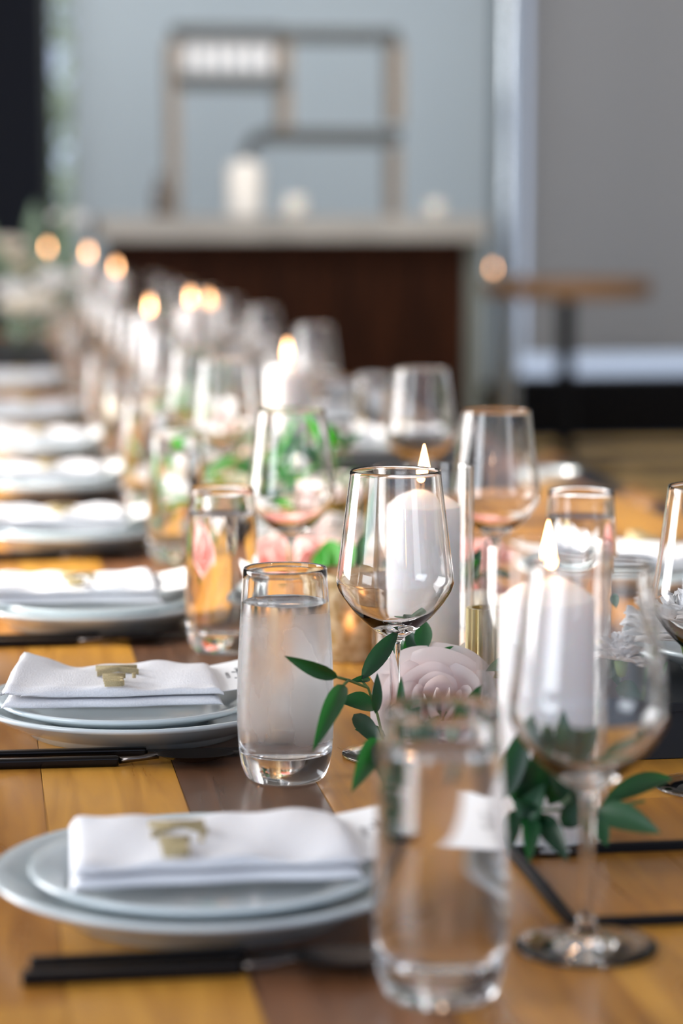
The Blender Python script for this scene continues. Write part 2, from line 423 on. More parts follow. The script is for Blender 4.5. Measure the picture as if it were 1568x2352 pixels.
sbox('shelf_board', 640, 905, 68, 98, M['frame_metal'])
sbox('shelf_board', 395, 640, 60, 90, M['frame_metal'])
sbox('shelf_board', 600, 912, 297, 333, M['frame_metal'])
cur = [S(600, 315) - o0, S(582, 322) - o0, S(570, 345) - o0, S(566, 375) - o0]
link('bent_end', mesh_from('bent_end', tube_bm(cur, 0.024, 8), M['frame_metal']), sh)
cur = [S(898, 83) - o0, S(910, 92) - o0, S(914, 110) - o0]
link('bent_end', mesh_from('bent_end', tube_bm(cur, 0.022, 8), M['frame_metal']), sh)
# white cups in a row on the upper shelf
cup_me = mesh_from('cup', lathe_bm(smooth_prof([(0, 0), (0.018, 0), (0.026, 0.02), (0.030, 0.075), (0.028, 0.075), (0.024, 0.02), (0, 0.008)], 3), 20), mat('white_porcelain', (0.85, 0.86, 0.88), 0.35))
zs = S(500, 172).z
for i, px in enumerate((430, 467, 504, 541, 578, 614)):
    q = S(px, 172)
    tag(link('cup', cup_me, None, (q.x, YS - 0.02, zs + 0.001), (0, 0, i), (1, 1, 1.5)), ('leftmost', 'second from left', 'third from left', 'third from right', 'second from right', 'rightmost')[i] + ' of the white cups on the upper shelf above the bar', 'cup', 'white cups on the bar shelf')
# things on the bar top
def barthing(name, px, wpx, ytop, prof, m, label, cat, dy=0.15, kids=None):
    q = P(px, 500, YB + dy); r = wpx / 2 / F * q.y; h = P(px, ytop, YB + dy).z - bt
    o = link(name, mesh_from(name, lathe_bm([(a * r, b * h) for a, b in prof], 28), m), None, (q.x, YB + dy, bt + 0.001))
    return tag(o, label, cat)
M['cream_wax'] = mat('cream_wax', (0.92, 0.88, 0.80), 0.5, 0, Subsurface_Weight=0.3, Subsurface_Scale=0.02)
barthing('ceramic_jar', 563, 82, 368, [(0, 0), (0.95, 0), (1, 0.05), (1, 0.85), (0.9, 0.93), (0.45, 0.95), (0.45, 1), (0, 1)], mat('cream_ceramic', (0.9, 0.87, 0.82), 0.4), 'tall cream ceramic jar on the bar under the shelf', 'jar')
barthing('pillar_candle', 678, 50, 452, [(0, 0), (1, 0), (1, 0.93), (0.8, 1), (0, 0.97)], M['cream_wax'], 'short cream pillar candle on the bar right of the tall jar', 'candle')
q = barthing('pillar_candle', 1000, 40, 462, [(0, 0), (1, 0), (1, 0.93), (0.8, 1), (0, 0.97)], M['cream_wax'], 'cream pillar candle standing alone near the right end of the bar', 'candle')
barthing('bottle', 368, 34, 398, [(0, 0), (0.95, 0), (1, 0.05), (1, 0.55), (0.4, 0.72), (0.35, 0.96), (0.42, 1), (0, 1)], mat('brown_glass', (0.12, 0.10, 0.09), 0.2), 'dark brown bottle on the bar beside the left shelf post', 'bottle')

# ------------------------------------------------------------------ small pedestal table with a candle
YP = 10.9
pp = P(1268, 660, YP); ptop = P(1268, 640, YP).z; pbot = P(1268, 682, YP).z
M['oak'] = mat('oiled_oak', (0.42, 0.24, 0.12), 0.4)
pt = empty('pedestal_table', (P(1300, 660, YP).x, YP, 0), 'round oak topped pedestal table on a black post behind the long table', 'table')
rr = (P(1490, 660, YP).x - P(1110, 660, YP).x) / 2
link('table_top', mesh_from('table_top', lathe_bm([(0, pbot), (rr * .97, pbot), (rr, pbot + .01), (rr, ptop - .01), (rr * .98, ptop), (0, ptop)], 48), M['oak']), pt)
dx = P(1268, 660, YP).x - P(1300, 660, YP).x
link('post', mesh_from('post', lathe_bm([(0.04, 0.03), (0.04, pbot)], 20), M['matte_black']), pt)
link('foot', mesh_from('foot', lathe_bm([(0, 0), (0.24, 0), (0.24, 0.012), (0.05, 0.035), (0.04, 0.035)], 32), M['matte_black']), pt)

# ------------------------------------------------------------------ long dining table of planks
T0, T1, TY0, TY1 = -0.06, 0.94, 0.55, 9.0
tb = empty('dining_table', (0.44, 4.7, 0), 'long honey coloured wooden dining table laid for a banquet', 'table')
def tloc(x, y, z): return (x - 0.44, y - 4.7, z)
pcache = {}
seamx = [T0 + 0.1 * i for i in range(11)]
pieces = []
for i in range(10):
    y = TY0 - 0.0; first = True
    while y < TY1 - 0.01:
        L = random.choice((0.9, 1.2, 1.5, 1.8))
        if first: L = (0.7, 1.3, 1.0, 1.6, 0.8, 1.1)[i % 6]; first = False
        e = min(y + L, TY1)
        if TY1 - e < 0.35: e = TY1
        pieces.append((i, y, e)); y = e
tone = {2: [2, 3, 2], 1: [0, 0, 1], 0: [0, 1, 0], 3: [1, 0, 2], 4: [0, 1, 1], 5: [1, 0, 0], 6: [1, 2, 1], 7: [1, 1, 2], 8: [0, 2, 1], 9: [1, 0, 2]}
cnt = {}
for i, a, b in pieces:
    Lk = round(b - a, 2); c = cnt.get(i, 0); cnt[i] = c + 1
    t = tone[i][c % 3] if c < 3 else random.choice((0, 1, 1, 0, 2))
    key = (Lk, t)
    if key not in pcache:
        pcache[key] = mesh_from('plank', box_bm(-0.0498, 0.0498, -(b - a) / 2 + 0.0003, (b - a) / 2 - 0.0003, -0.03, 0, bev=0.0006), PL[t], False)
    link('plank', pcache[key], tb, tloc(T0 + 0.1 * i + 0.05, (a + b) / 2, TZ))
part_box('apron', -0.42, 0.42, TY0 - 4.7 + 0.1, TY1 - 4.7 - 0.1, TZ - 0.10, TZ - 0.0305, mat('table_underframe', (0.05, 0.03, 0.02), 0.6), tb)
for yy in (TY0 + 0.25, 3.3, 6.2, TY1 - 0.25):
    for xx in (-0.4, 0.4):
        part_box('leg', xx - 0.03, xx + 0.03, yy - 4.7 - 0.03, yy - 4.7 + 0.03, 0, TZ - 0.10, M['matte_black'], tb, 0.003)

# ------------------------------------------------------------------ glassware
SEG = 96
# wine glass profiles
wo = smooth_prof([(0.0045, 0.088), (0.007, 0.0925), (0.016, 0.0985), (0.030, 0.111), (0.0405, 0.1245), (0.0448, 0.1335), (0.0450, 0.141), (0.0425, 0.160), (0.0385, 0.192), (0.0348, 0.2210)], 7)
wi = smooth_prof([(0.0338, 0.2218), (0.0375, 0.192), (0.0415, 0.160), (0.0440, 0.141), (0.0437, 0.1342), (0.0393, 0.1256), (0.0285, 0.1128), (0.014, 0.1030), (0.006, 0.1003), (0.0, 0.1000)], 7)
bowl_prof = wo + [(0.0345, 0.2222), (0.0341, 0.2223)] + wi
stem_prof = smooth_prof([(0.0105, 0.0080), (0.0065, 0.0125), (0.0046, 0.020), (0.0040, 0.045), (0.0040, 0.075), (0.0045, 0.088)], 5)
foot_prof = [(0, 0.0006), (0.030, 0.0006), (0.039, 0.0), (0.0408, 0.0006), (0.0411, 0.0016), (0.0404, 0.0026), (0.032, 0.0034), (0.020, 0.0048), (0.0105, 0.0080)]
ME = {}
for hi, s in ((1, SEG), (0, 40)):
    ME['bowl', hi] = mesh_from('wine_bowl', lathe_bm(bowl_prof, s), M['glass'])
    ME['stem', hi] = mesh_from('wine_stem', lathe_bm(stem_prof, max(24, s // 2)), M['glass'])
    ME['foot', hi] = mesh_from('wine_foot', lathe_bm(foot_prof, s), M['glass'])
def wine(x, y, label, group, hi=1):
    o = empty('wine_glass', (x, y, TZ + 0.0003), label, 'wine glass', group)
    for p_ in ('bowl', 'stem', 'foot'): link(p_, ME[p_, hi], o)
    return o
# tumbler with water
WL = 0.133
def t_out(z):
    pts = [(0.0, 0.0275), (0.004, 0.0300), (0.012, 0.0328), (0.025, 0.0348), (0.045, 0.0358), (0.07, 0.0357), (0.10, 0.0345), (0.13, 0.0327), (0.158, 0.0308)]
    for (a, ra), (b, rb) in zip(pts, pts[1:]):
        if z <= b: return ra + (rb - ra) * (z - a) / (b - a)
    return pts[-1][1]
outp = smooth_prof([(0.0, 0.0022), (0.015, 0.0018), (0.025, 0.0), (0.0285, 0.0012), (0.0318, 0.0075), (0.0345, 0.020), (0.0358, 0.043), (0.0357, 0.070), (0.0345, 0.100), (0.0327, 0.130), (0.0309, 0.1565)], 5)
inner_wall = [(t_out(z) - 0.0016, z) for z in (0.157, 0.150, 0.142, WL)]
body = outp + [(0.0305, 0.1580), (0.0298, 0.1580)] + inner_wall
inb = [(t_out(z) - 0.0018, z) for z in (WL, 0.12, 0.10, 0.08, 0.06, 0.045)] + smooth_prof([(t_out(0.03) - 0.002, 0.03), (0.0300, 0.0235), (0.022, 0.0185), (0.0, 0.0175)], 4)
for hi, s in ((1, SEG), (0, 40)):
    ME['tbody', hi] = mesh_from('tumbler_body', lathe_bm(body, s), M['waterglass'])
    bm = lathe_bm([(t_out(WL) - 0.0016, WL), (t_out(WL) - 0.003, WL - 0.0005), (0, WL - 0.0006)], s)
    bm = lathe_bm(inb, s, bm, 1)
    ME['water', hi] = mesh_from('water', bm, [M['water_top'], M['water_in']])
ME['tbody_mist'] = ME['tbody', 1].copy(); ME['tbody_mist'].materials.clear(); ME['tbody_mist'].materials.append(M['misted'])
def tumbler(x, y, label, group, hi=1, mist=False, rz=0):
    o = empty('water_tumbler', (x, y, TZ + 0.0003), label, 'water glass', group, rz)
    link('glass_body', ME['tbody_mist'] if mist else ME['tbody', hi], o)
    link('water', ME['water', hi], o)
    return o

# ------------------------------------------------------------------ candles
FL_me = mesh_from('flame', lathe_bm(smooth_prof([(0, 0), (0.0032, 0.0015), (0.0050, 0.007), (0.0047, 0.013), (0.0028, 0.022), (0.0010, 0.030), (0, 0.033)], 4), 20), M['flame'])
WK_me = mesh_from('wick', tube_bm([(0, 0, -0.004), (0.0003, 0, 0.004), (0.0012, 0, 0.0085)], 0.0009, 6), M['wick'])
wcache = {}
def candle(x, y, h, label, group='pillar candles in hurricane glasses', r=0.0315, lit=True, z=TZ, light=0.0, cup=None):
    o = empty('pillar_candle', (x, y, z), label, 'candle', group)
    key = (round(h, 3), r)
    if key not in wcache:
        wcache[key] = mesh_from('wax_body', lathe_bm(smooth_prof([(0, 0), (r * .96, 0), (r, 0.003), (r, h * .5), (r, h - 0.020), (r * .94, h - 0.0125), (r * .62, h - 0.005), (r * .2, h - 0.0005), (0, h)], 4), 56), M['wax'])
    link('wax_body', wcache[key], o)
    link('wick', WK_me, o, (0, 0, h + 0.001))
    if lit:
        link('flame', FL_me, o, (0.0006, 0, h + 0.006), (0, 0, 0))
        if light:
            l = bpy.data.lights.new('flame_light', 'POINT'); l.energy = light; l.color = (1.0, 0.62, 0.35); l.shadow_soft_size = 0.006
            lo = bpy.data.objects.new('flame_light', l); C.objects.link(lo); lo.parent = o; lo.location = (0, 0, h + 0.045)
    return o
hcache = {}
def hurricane(x, y, h, label, r=0.043, z=TZ, light=0):
    key = (h, r)
    if key not in hcache:
        prof = [(0, 0.0), (r - 0.003, 0.0), (r - 0.0005, 0.0015), (r, 0.004), (r, h - 0.0015), (r - 0.0006, h), (r - 0.0020, h), (r - 0.0026, h - 0.0015), (r - 0.0026, 0.0075), (r - 0.006, 0.005), (0, 0.005)]
        hcache[key] = mesh_from('hurricane_glass', lathe_bm(prof, 72), M['thin'])
    return tag(link('hurricane_glass', hcache[key], None, (x, y, z + 0.0003)), label, 'candle holder', 'cylinder glasses around the pillar candles')
def lit(x, y, hc, hh, clab, hlab, light=0.0, r=0.0315, hr=0.043):
    candle(x, y, hc, clab, r=r, z=TZ + 0.0055, light=light)
    hurricane(x, y, hh, hlab, r=hr, light=light)
lit(0.367, 1.990, 0.181, 0.207, 'lit white pillar candle behind the sharp wine glass in the middle', 'cylinder glass around the candle behind the sharp wine glass', 0.10)
lit(0.366, 1.535, 0.173, 0.203, 'nearest lit white pillar candle, behind the blurred front wine glass', 'nearest cylinder glass, around the candle at the right', 0.10)
def far_candle(px, py, Y, hc_off, clab, hlab, lt=0.0):
    q = P(px, py, Y); fz = q.z - TZ          # flame centre height above the table
    hc = fz - 0.022
    lit(q.x, q.y, hc, hc + 0.018, clab, hlab, lt)
far_candle(659, 811, 3.85, 0, 'lit pillar candle behind the second wine glass on the left', 'cylinder glass behind the second left wine glass', 0.05)
far_candle(343, 706, 5.1, 0, 'lit pillar candle with a tall orange blur left of the paired flames', 'cylinder glass around the candle left of the paired flames')
far_candle(437, 686, 5.6, 0, 'left candle of the two lit side by side before the walnut bar', 'cylinder glass around the left one of the paired flames')
far_candle(478, 691, 6.2, 0, 'right candle of the two lit side by side before the walnut bar', 'cylinder glass around the right one of the paired flames')
far_candle(266, 615, 7.2, 0, 'third flame from the left at the far end of the table', 'cylinder glass around the third flame from the left')
far_candle(202, 581, 7.9, 0, 'second flame from the left at the far end of the table', 'cylinder glass around the second flame from the left')
far_candle(109, 570, 8.4, 0, 'leftmost flame at the far end of the table', 'cylinder glass around the leftmost flame')
# candle on the pedestal table
q = P(1137, 657, YP - 0.1)
candle(q.x, YP - 0.05, 0.03, 'small lit candle at the left edge of the round pedestal table', None, r=0.025, z=ptop)

# tealights in gold holders
def flame_in(o, z): link('flame', FL_me, o, (0, 0, z), scale=(0.8, 0.8, 0.6))
vo = empty('votive_holder', (0.342, 2.235, TZ), 'speckled gold mercury glass votive glowing between tumbler and wine glass', 'votive')
vprof = smooth_prof([(0, 0.0), (0.030, 0.0), (0.034, 0.004), (0.0355, 0.03), (0.036, 0.078), (0.0345, 0.078), (0.0335, 0.03), (0.031, 0.007), (0, 0.006)], 3)
n_, l_, b_ = nodes(M['mercury'])
M['mercury'].node_tree.nodes['Principled BSDF'].inputs['Transmission Weight'].default_value = 0.55
M['mercury'].node_tree.nodes['Principled BSDF'].inputs['Metallic'].default_value = 0.25
link('cup', mesh_from('votive_cup', lathe_bm(vprof, 48), M['mercury']), vo)
link('tealight', mesh_from('tealight', lathe_bm([(0, 0.008), (0.019, 0.008), (0.019, 0.022), (0, 0.021)], 24), M['wax']), vo)
flame_in(vo, 0.026)
def ribbed(x, y, h, r, label):
    o = empty('ribbed_votive', (x, y, TZ), label, 'votive')
    bm = bmesh.new(); seg = 176; ribs = 15
    prof = [(1.0, 0), (1.0, h), (0.86, h), (0.84, 0.006)]
    rings = []
    for k, z in prof:
        ring = []
        for i in range(seg):
            a = 2 * PI * i / seg
            rr_ = r * k + (0.0030 * abs(math.cos(ribs * a / 2)) if k == 1.0 else 0)
            ring.append(bm.verts.new((rr_ * math.cos(a), rr_ * math.sin(a), z)))
        rings.append(ring)
    for A, B in zip(rings, rings[1:]):
        for i in range(seg): bm.faces.new((A[i], A[(i + 1) % seg], B[(i + 1) % seg], B[i]))
    bm.faces.new(rings[-1]); bm.faces.new(rings[0][::-1])
    link('cup', mesh_from('ribbed_cup', bm, M['gold'], False), o)
    return o
rq = P(1114, 1395, 1.875)
ribbed(rq.x, 1.875, rq.z - TZ, 0.0125, 'slim ribbed gold cup behind the blush rose')

# ------------------------------------------------------------------ place settings
def plate_mesh(name, r, zr, rf, well, t=0.0042):
    prof = [(0, 0.0015), (rf - 0.006, 0.0015), (rf - 0.004, 0.0), (rf, 0.0), (rf + 0.003, 0.0045), (rf + 0.012, 0.0080), (r * .90, zr * .62), (r - 0.003, zr - t), (r, zr - t * .5), (r - 0.0005, zr), (r - 0.003, zr + 0.0003),
            (r - 0.010, zr - 0.0012), (well + 0.008, 0.0105), (well, 0.0085), (0, 0.008)]
    sm = []
    for i, p_ in enumerate(prof): sm.append(p_)
    return mesh_from(name, lathe_bm(sm, 96), M['china'])
CH_me = plate_mesh('charger', 0.130, 0.0260, 0.088, 0.092)
SA_me = plate_mesh('salad', 0.108, 0.0200, 0.066, 0.072)
def napkin_mesh(seed, curl=0.0, L=0.170, W=0.114, T=0.0165):
    rnd = random.Random(seed)
    ph = [rnd.uniform(0, 6) for _ in range(6)]
    bm = bmesh.new(); nx = 46; rings = []
    # two folded layers, each a loft of rounded cross sections
    for lay in range(2):
        rings = []
        for i in range(nx + 1):
            u = i / nx; x = -L / 2 + L * u
            e = min(1, 6 * min(u, 1 - u) * 2 + 0.0)
            endr = math.sqrt(max(0.0, 1 - (1 - min(1, min(u, 1 - u) * 18)) ** 2)) * 0.9 + 0.1
            hw = W / 2 * (1 - 0.02 * lay) + 0.0012 * math.sin(5 * u * PI + ph[0])
            th = T / 2 * endr
            zc0 = T / 2 * lay
            up = curl * (max(0, 0.30 - u) / 0.30) ** 1.6
            ring = []
            K = 40
            for k in range(K):
                a = 2 * PI * k / K
                cx_ = math.copysign(abs(math.cos(a)) ** 0.22, math.cos(a)); cz = math.copysign(abs(math.sin(a)) ** 0.5, math.sin(a))
                yy = hw * cx_; v = yy / (W / 2)
                zz = zc0 + th / 2 + (th / 2 - 0.0003) * cz
                if lay == 1 and cz > 0:
                    zz += 0.0016 * math.sin(3.1 * u * PI + 2.2 * v + ph[1]) + 0.0010 * math.sin(7 * u * PI - 3 * v + ph[2]) + 0.0008 * math.sin(15 * v + 4 * u + ph[3])
                    zz += 0.003 * math.exp(-((v - 0.2) / 0.5) ** 2)
                zz += up * (0.4 + 0.6 * (v + 1) / 2) * (0.5 + 0.5 * lay)
                xx = x + 0.006 * v * (1 - u) * (1 if curl else 0.3) + 0.006 * (v + 1) * (curl * 40) * (1 - u) ** 3
                ring.append(bm.verts.new((xx, yy + 0.0008 * math.sin(9 * u + ph[4] + lay), max(zz, 0.0))))
            rings.append(ring)
        for A, B in zip(rings, rings[1:]):
            for k in range(len(A)): bm.faces.new((A[k], B[k], B[(k + 1) % len(A)], A[(k + 1) % len(A)]))
        bm.faces.new(rings[0]); bm.faces.new(rings[-1][::-1])
    bmesh.ops.recalc_face_normals(bm, faces=bm.faces[:])
    return mesh_from('napkin', bm, M['linen'])
NK = [napkin_mesh(1, 0.0), napkin_mesh(2, 0.014), napkin_mesh(3, 0.006), napkin_mesh(5, 0.003)]
def card_mesh():
    bm = bmesh.new(); rows = []
    n_ = 14
    for i in range(n_ + 1):
        u = i / n_; x = -0.03 + 0.078 * u; z = 0.012 * max(0, u - 0.25) ** 1.4
        rows.append([(x, -0.052, z), (x, 0.052, z + 0.0035 * u)])
    top = [[bm.verts.new(p_) for p_ in r_] for r_ in rows]
    bot = [[bm.verts.new((p_[0], p_[1], p_[2] - 0.0006)) for p_ in r_] for r_ in rows]
    for i in range(n_):
        bm.faces.new((top[i][0], top[i + 1][0], top[i + 1][1], top[i][1]))
        bm.faces.new((bot[i][1], bot[i + 1][1], bot[i + 1][0], bot[i][0]))
        bm.faces.new((top[i][0], bot[i][0], bot[i + 1][0], top[i + 1][0]))
        bm.faces.new((top[i][1], top[i + 1][1], bot[i + 1][1], bot[i][1]))
    bm.faces.new((top[0][0], top[0][1], bot[0][1], bot[0][0])); bm.faces.new((top[-1][0], bot[-1][0], bot[-1][1], top[-1][1]))
    bmesh.ops.recalc_face_normals(bm, faces=bm.faces[:])
    return mesh_from('menu_card', bm, M['paper'], False)
CARD = card_mesh()
def text_mesh(s, size, ext, m, bev=0.0, name='text', sp=1.0):
    cu = bpy.data.curves.new(name, 'FONT'); cu.body = s; cu.size = size; cu.extrude = ext; cu.bevel_depth = bev
    cu.space_character = sp; cu.offset = -0.0009 if size > 0.03 else 0; cu.resolution_u = 4
    o = bpy.data.objects.new(name, cu); C.objects.link(o)
    dg = bpy.context.evaluated_depsgraph_get()
    me = bpy.data.meshes.new_from_object(o.evaluated_get(dg)); me.name = name
    me.materials.clear(); me.materials.append(m)
    bpy.data.objects.remove(o)
    return me
LET = {c: text_mesh(c, 0.052, 0.0020, M['gold_wood'], name='letter_' + ch) for c, ch in (('K', 'k'), ('i', 'i'), ('m', 'm'), ('e', 'e'))}
DATE = text_mesh('AUGUST 21', 0.0042, 0.00005, M['ink'], name='date_text')
# handwritten style line "Cody &" drawn as fine pen strokes
def script_mesh():
    strokes = [
        [(6, 9), (4, 11), (1, 9), (0, 5), (2, 0), (6, 1), (8, 4)],
        [(8, 4), (10, 6), (12, 4), (10, 1), (8, 3), (9, 5), (13, 5)],
        [(17, 5), (15, 6), (13, 3), (15, 1), (17, 3), (19, 12), (18, 3), (20, 1), (21, 4)],
        [(21, 5), (22, 1), (25, 2), (26, 5), (26, 0), (24, -6), (21, -6), (23, -2), (29, 3)],
        [(40, 2), (35, 8), (36, 11), (39, 10), (37, 6), (33, 3), (35, 0), (38, 1), (41, 5)],
        [(47, 10), (52, 12), (57, 11)], [(52, 11), (51, 5), (49, 0), (47, 1)],
        [(54, 5), (54, 1), (57, 1), (58, 5), (60, 11), (58, 1), (61, 1), (63, 11), (61, 1), (65, 2), (67, 5), (66, -4), (63, -6), (67, 0), (70, 3)]]
    bm = bmesh.new()
    for s in strokes:
        pts = smooth_prof([(a + 100, b) for a, b in s], 5)
        tube_bm([((a - 100) * 0.00055, b * 0.00055, 0.0001) for a, b in pts], 0.00022, 4, bm)
    return mesh_from('script_writing', bm, M['ink'], False)
SCRIPT = script_mesh()
KN = {}
def knife_mesh():
    bm = box_bm(-0.120, 0.0, -0.0045, 0.0045, 0.0, 0.0075, bev=0.0022)
    return mesh_from('handle', bm, M['black_metal'])
def blade_mesh():
    bm = bmesh.new()
    out = [(0.0, -0.004), (0.01, -0.0085), (0.06, -0.0095), (0.095, -0.007), (0.11, 0.0), (0.108, 0.004), (0.0, 0.004)]
    a = [bm.verts.new((x, y, 0.0022)) for x, y in out]; b = [bm.verts.new((x, y, 0.0048)) for x, y in out]
    bm.faces.new(a[::-1]); bm.faces.new(b)
    for i in range(len(out)): bm.faces.new((a[i], a[(i + 1) % len(a)], b[(i + 1) % len(a)], b[i]))
    bmesh.ops.bevel(bm, geom=bm.edges[:], offset=0.0008, segments=1, affect='EDGES')
    return mesh_from('blade', bm, M['blade'], False)
def spoon_bowl():
    bm = bmesh.new(); rings = []
    for i in range(9):
        v = i / 8
        rings.append([bm.verts.new((0.058 + 0.030 * v * math.cos(a), 0.018 * v * math.sin(a), 0.001 + 0.007 * v * v + 0.0001)) for a in [2 * PI * k / 28 for k in range(28)]] if i else [bm.verts.new((0.058, 0, 0.001))])
    for i in range(28): bm.faces.new((rings[0][0], rings[1][i], rings[1][(i + 1) % 28]))
    for A, B in zip(rings[1:], rings[2:]):
        for k in range(28): bm.faces.new((A[k], B[k], B[(k + 1) % 28], A[(k + 1) % 28]))
    tube_bm([(0.0, 0, 0.004), (0.015, 0, 0.005), (0.03, 0, 0.0075)], [0.003, 0.0022, 0.003], 8, bm)
    return mesh_from('spoon_bowl', bm, M['blade'])
HANDLE, BLADE, SPOON = knife_mesh(), blade_mesh(), spoon_bowl()
ordn = ['nearest', 'second', 'third', 'fourth', 'fifth', 'sixth', 'seventh', 'eighth', 'ninth', 'tenth', 'eleventh', 'twelfth', 'thirteenth', 'fourteenth']
LZ = [1.420, 1.940, 2.470, 3.065, 3.64, 4.22, 4.90, 5.90]
def setting(x, y, z, i, side, nk=0, letters=True, card=True, cut=True, flip=False):
    w_ = ordn[i]
    wh = 'on the left side' if side == 'left' else 'on the right side'
    tag(link('charger_plate', CH_me, None, (x, y, z + 0.0002)), f'{w_} large white charger plate {wh} of the table', 'plate', f'charger plates {wh}')
    sx_ = x - (0.006 if i == 1 else 0.0)
    tag(link('salad_plate', SA_me, None, (sx_, y + 0.001, z + 0.0088)), f'{w_} smaller white plate {wh}, stacked on its charger', 'plate', f'salad plates {wh}')
    nz = z + 0.0293
    s = -1 if flip else 1
    nx_ = x - 0.020 * s if not flip else x + 0.02
    if i == 0: nx_ = x + 0.002
    no = tag(link('napkin', NK[nk], None, (nx_, y + 0.0, nz - 0.0008), (0, 0, PI if flip else 0)), f'{w_} folded white linen napkin {wh}', 'napkin', f'folded napkins {wh}')
    top = nz + 0.0175
    if card:
        c = empty('menu_card', (nx_ + s * 0.083, y + 0.004, nz + 0.0088), f'{w_} white menu card {wh}, tucked in the napkin fold', 'card', f'menu cards {wh}', PI if flip else 0)
        link('card', CARD, c)
        if i < 3 and not flip:
            so = link('script_writing', SCRIPT, c, (0.0190, 0.022, 0.0048), (0, R(-9), R(-90)))
            so.rotation_euler = Euler((R(8.3), R(1.2), R(-90)))
            so2 = link('date_text', DATE, c, (0.0100, 0.012, 0.0033), (0, 0, R(-90)))
            so2.rotation_euler = Euler((R(6.7), R(1.0), R(-90)))
    if letters:
        gl = empty('name_cutout', (nx_ + s * (-0.030 if i == 0 else -0.006), y + 0.018, top + 0.0022), f'gold wooden name cutout lying on the {w_} napkin {wh}', 'place marker', f'gold name cutouts {wh}', PI if flip else 0)
        yy = 0.0
        for ch, dy, sc_ in (('K', 0.0, 1.0), ('i', -0.037, 0.85), ('m', -0.050, 0.72)):
            link('letter', LET[ch], gl, (-0.008 if ch == 'K' else -0.004, dy, 0), (0, 0, R(-90)), (sc_, sc_, 1))
    if cut:
        for nm, me, dy, lab in (('table_knife', BLADE, -0.104, 'knife'), ('table_spoon', SPOON, -0.132, 'spoon')):
            kx = x + (0.0 if i != 0 else 0.010) - 0.005 * (nm == 'table_spoon')
            if nm == 'table_spoon' and i: kx -= 0.018
            ko = empty(nm, (kx, y + dy - (0.006 if i == 0 else 0), z + 0.0003), f'{w_} black {lab} {wh}, lying just before the charger plate', lab, f'black {lab}s {wh}', R(-2 if i == 1 else 0))
            if i == 0 and nm == 'table_spoon': ko.location.y += 0.003
            link('handle', HANDLE, ko); link('blade' if nm == 'table_knife' else 'spoon_bowl', me, ko)
for i, y in enumerate(LZ):
    x = (0.131, 0.122, 0.112, 0.115)[i] if i < 4 else 0.115
    setting(x, y, TZ, i, 'left', nk=(0, 1, 2, 3)[i % 4], cut=i < 6)
TL = [(0.238, 1.235), (0.2195, 1.750), (0.2265, 2.288), (0.2325, 2.905)] + [(0.235, y - 0.15) for y in LZ[4:] + [6.5, 7.1, 7.7]]
for i, (x, y) in enumerate(TL):
    tumbler(x, y, ('tall water tumbler at the bottom of the view, nearest and most blurred' if i == 0 else 'misted water tumbler with cold condensation, sharpest of all, behind the second knife' if i == 1 else f'{ordn[i]} water tumbler from the front on the left side'), 'water tumblers on the left side', 1 if i < 4 else 0, i == 1)
WLs = [(0.336, 1.305), (0.3125, 1.812), (0.309, 2.412)] + [(0.312, y - 0.09) for y in LZ[3:] + [5.40, 6.4, 7.0, 7.6]]
WLs[3] = (0.33, 3.30)
for i, (x, y) in enumerate(WLs):
    wine(x, y, ('large blurred wine glass at the lower right, nearest of all' if i == 0 else 'sharp empty wine glass in the middle with a candle behind it' if i == 1 else f'{ordn[i]} wine glass from the front on the left side'), 'wine glasses on the left side', 1 if i < 3 else 0)
WRs = [(0.523, 1.672), (0.512, 2.375), (0.561, 3.06), (0.585, 3.70), (0.599, 4.345), (0.612, 5.265), (0.6, 5.9), (0.6, 6.5), (0.6, 7.2), (0.6, 7.9), (0.6, 8.5)]
for i, (x, y) in enumerate(WRs):
    if i == 3: continue
    wine(x, y, ('wine glass cut off by the right edge of the view' if i == 0 else f'{ordn[i]} wine glass from the front on the right side'), 'wine glasses on the right side', 1 if i < 3 else 0)
TRs = [(0.560, 2.215), (0.640, 3.93), (0.66, 4.9), (0.66, 5.6), (0.66, 6.2), (0.66, 6.9)]
for i, (x, y) in enumerate(TRs):
    tumbler(x, y, ('water tumbler standing behind the nearest candle on the right side' if i == 0 else f'{ordn[i]} water tumbler from the front on the right side'), 'water tumblers on the right side', 1 if i < 1 else 0)
# right-hand settings
BX = 0.045
for nm, x0, x1, y0, y1, lab in (('riser_box', 0.47, 0.86, 1.765, 2.02, 'black rectangular riser box at the right edge carrying a plate'),
                                ('riser_box', -0.04, 0.21, 6.60, 7.60, 'long black riser box at the far left end of the table'),
                                ('riser_box', 0.495, 0.745, 3.56, 3.81, 'black rectangular riser box behind the sharp wine glass, farther back')):
    rb = empty(nm, ((x0 + x1) / 2, (y0 + y1) / 2, TZ), lab, 'box', 'black riser boxes')
    hx_, hy_ = (x1 - x0) / 2, (y1 - y0) / 2
    part_box('body', -hx_ + .003, hx_ - .003, -hy_ + .003, hy_ - .003, 0.0003, BX - 0.008, M['black_box'], rb, 0.001)
    part_box('lid', -hx_, hx_, -hy_, hy_, BX - 0.008, BX, M['black_box'], rb, 0.001)
tag(link('charger_plate', CH_me, None, (0.655, 1.895, TZ + BX + 0.0003)), 'white plate standing on the black riser box at the right edge', 'plate')
RZ = [(0.725, 2.63), (0.725, 4.17), (0.725, 4.75), (0.725, 5.35), (0.725, 5.95), (0.725, 6.6), (0.725, 7.3)]
for i, (x, y) in enumerate(RZ):
    setting(x, y, TZ, i, 'right', nk=(3, 2, 0)[i % 3], cut=False, flip=True)
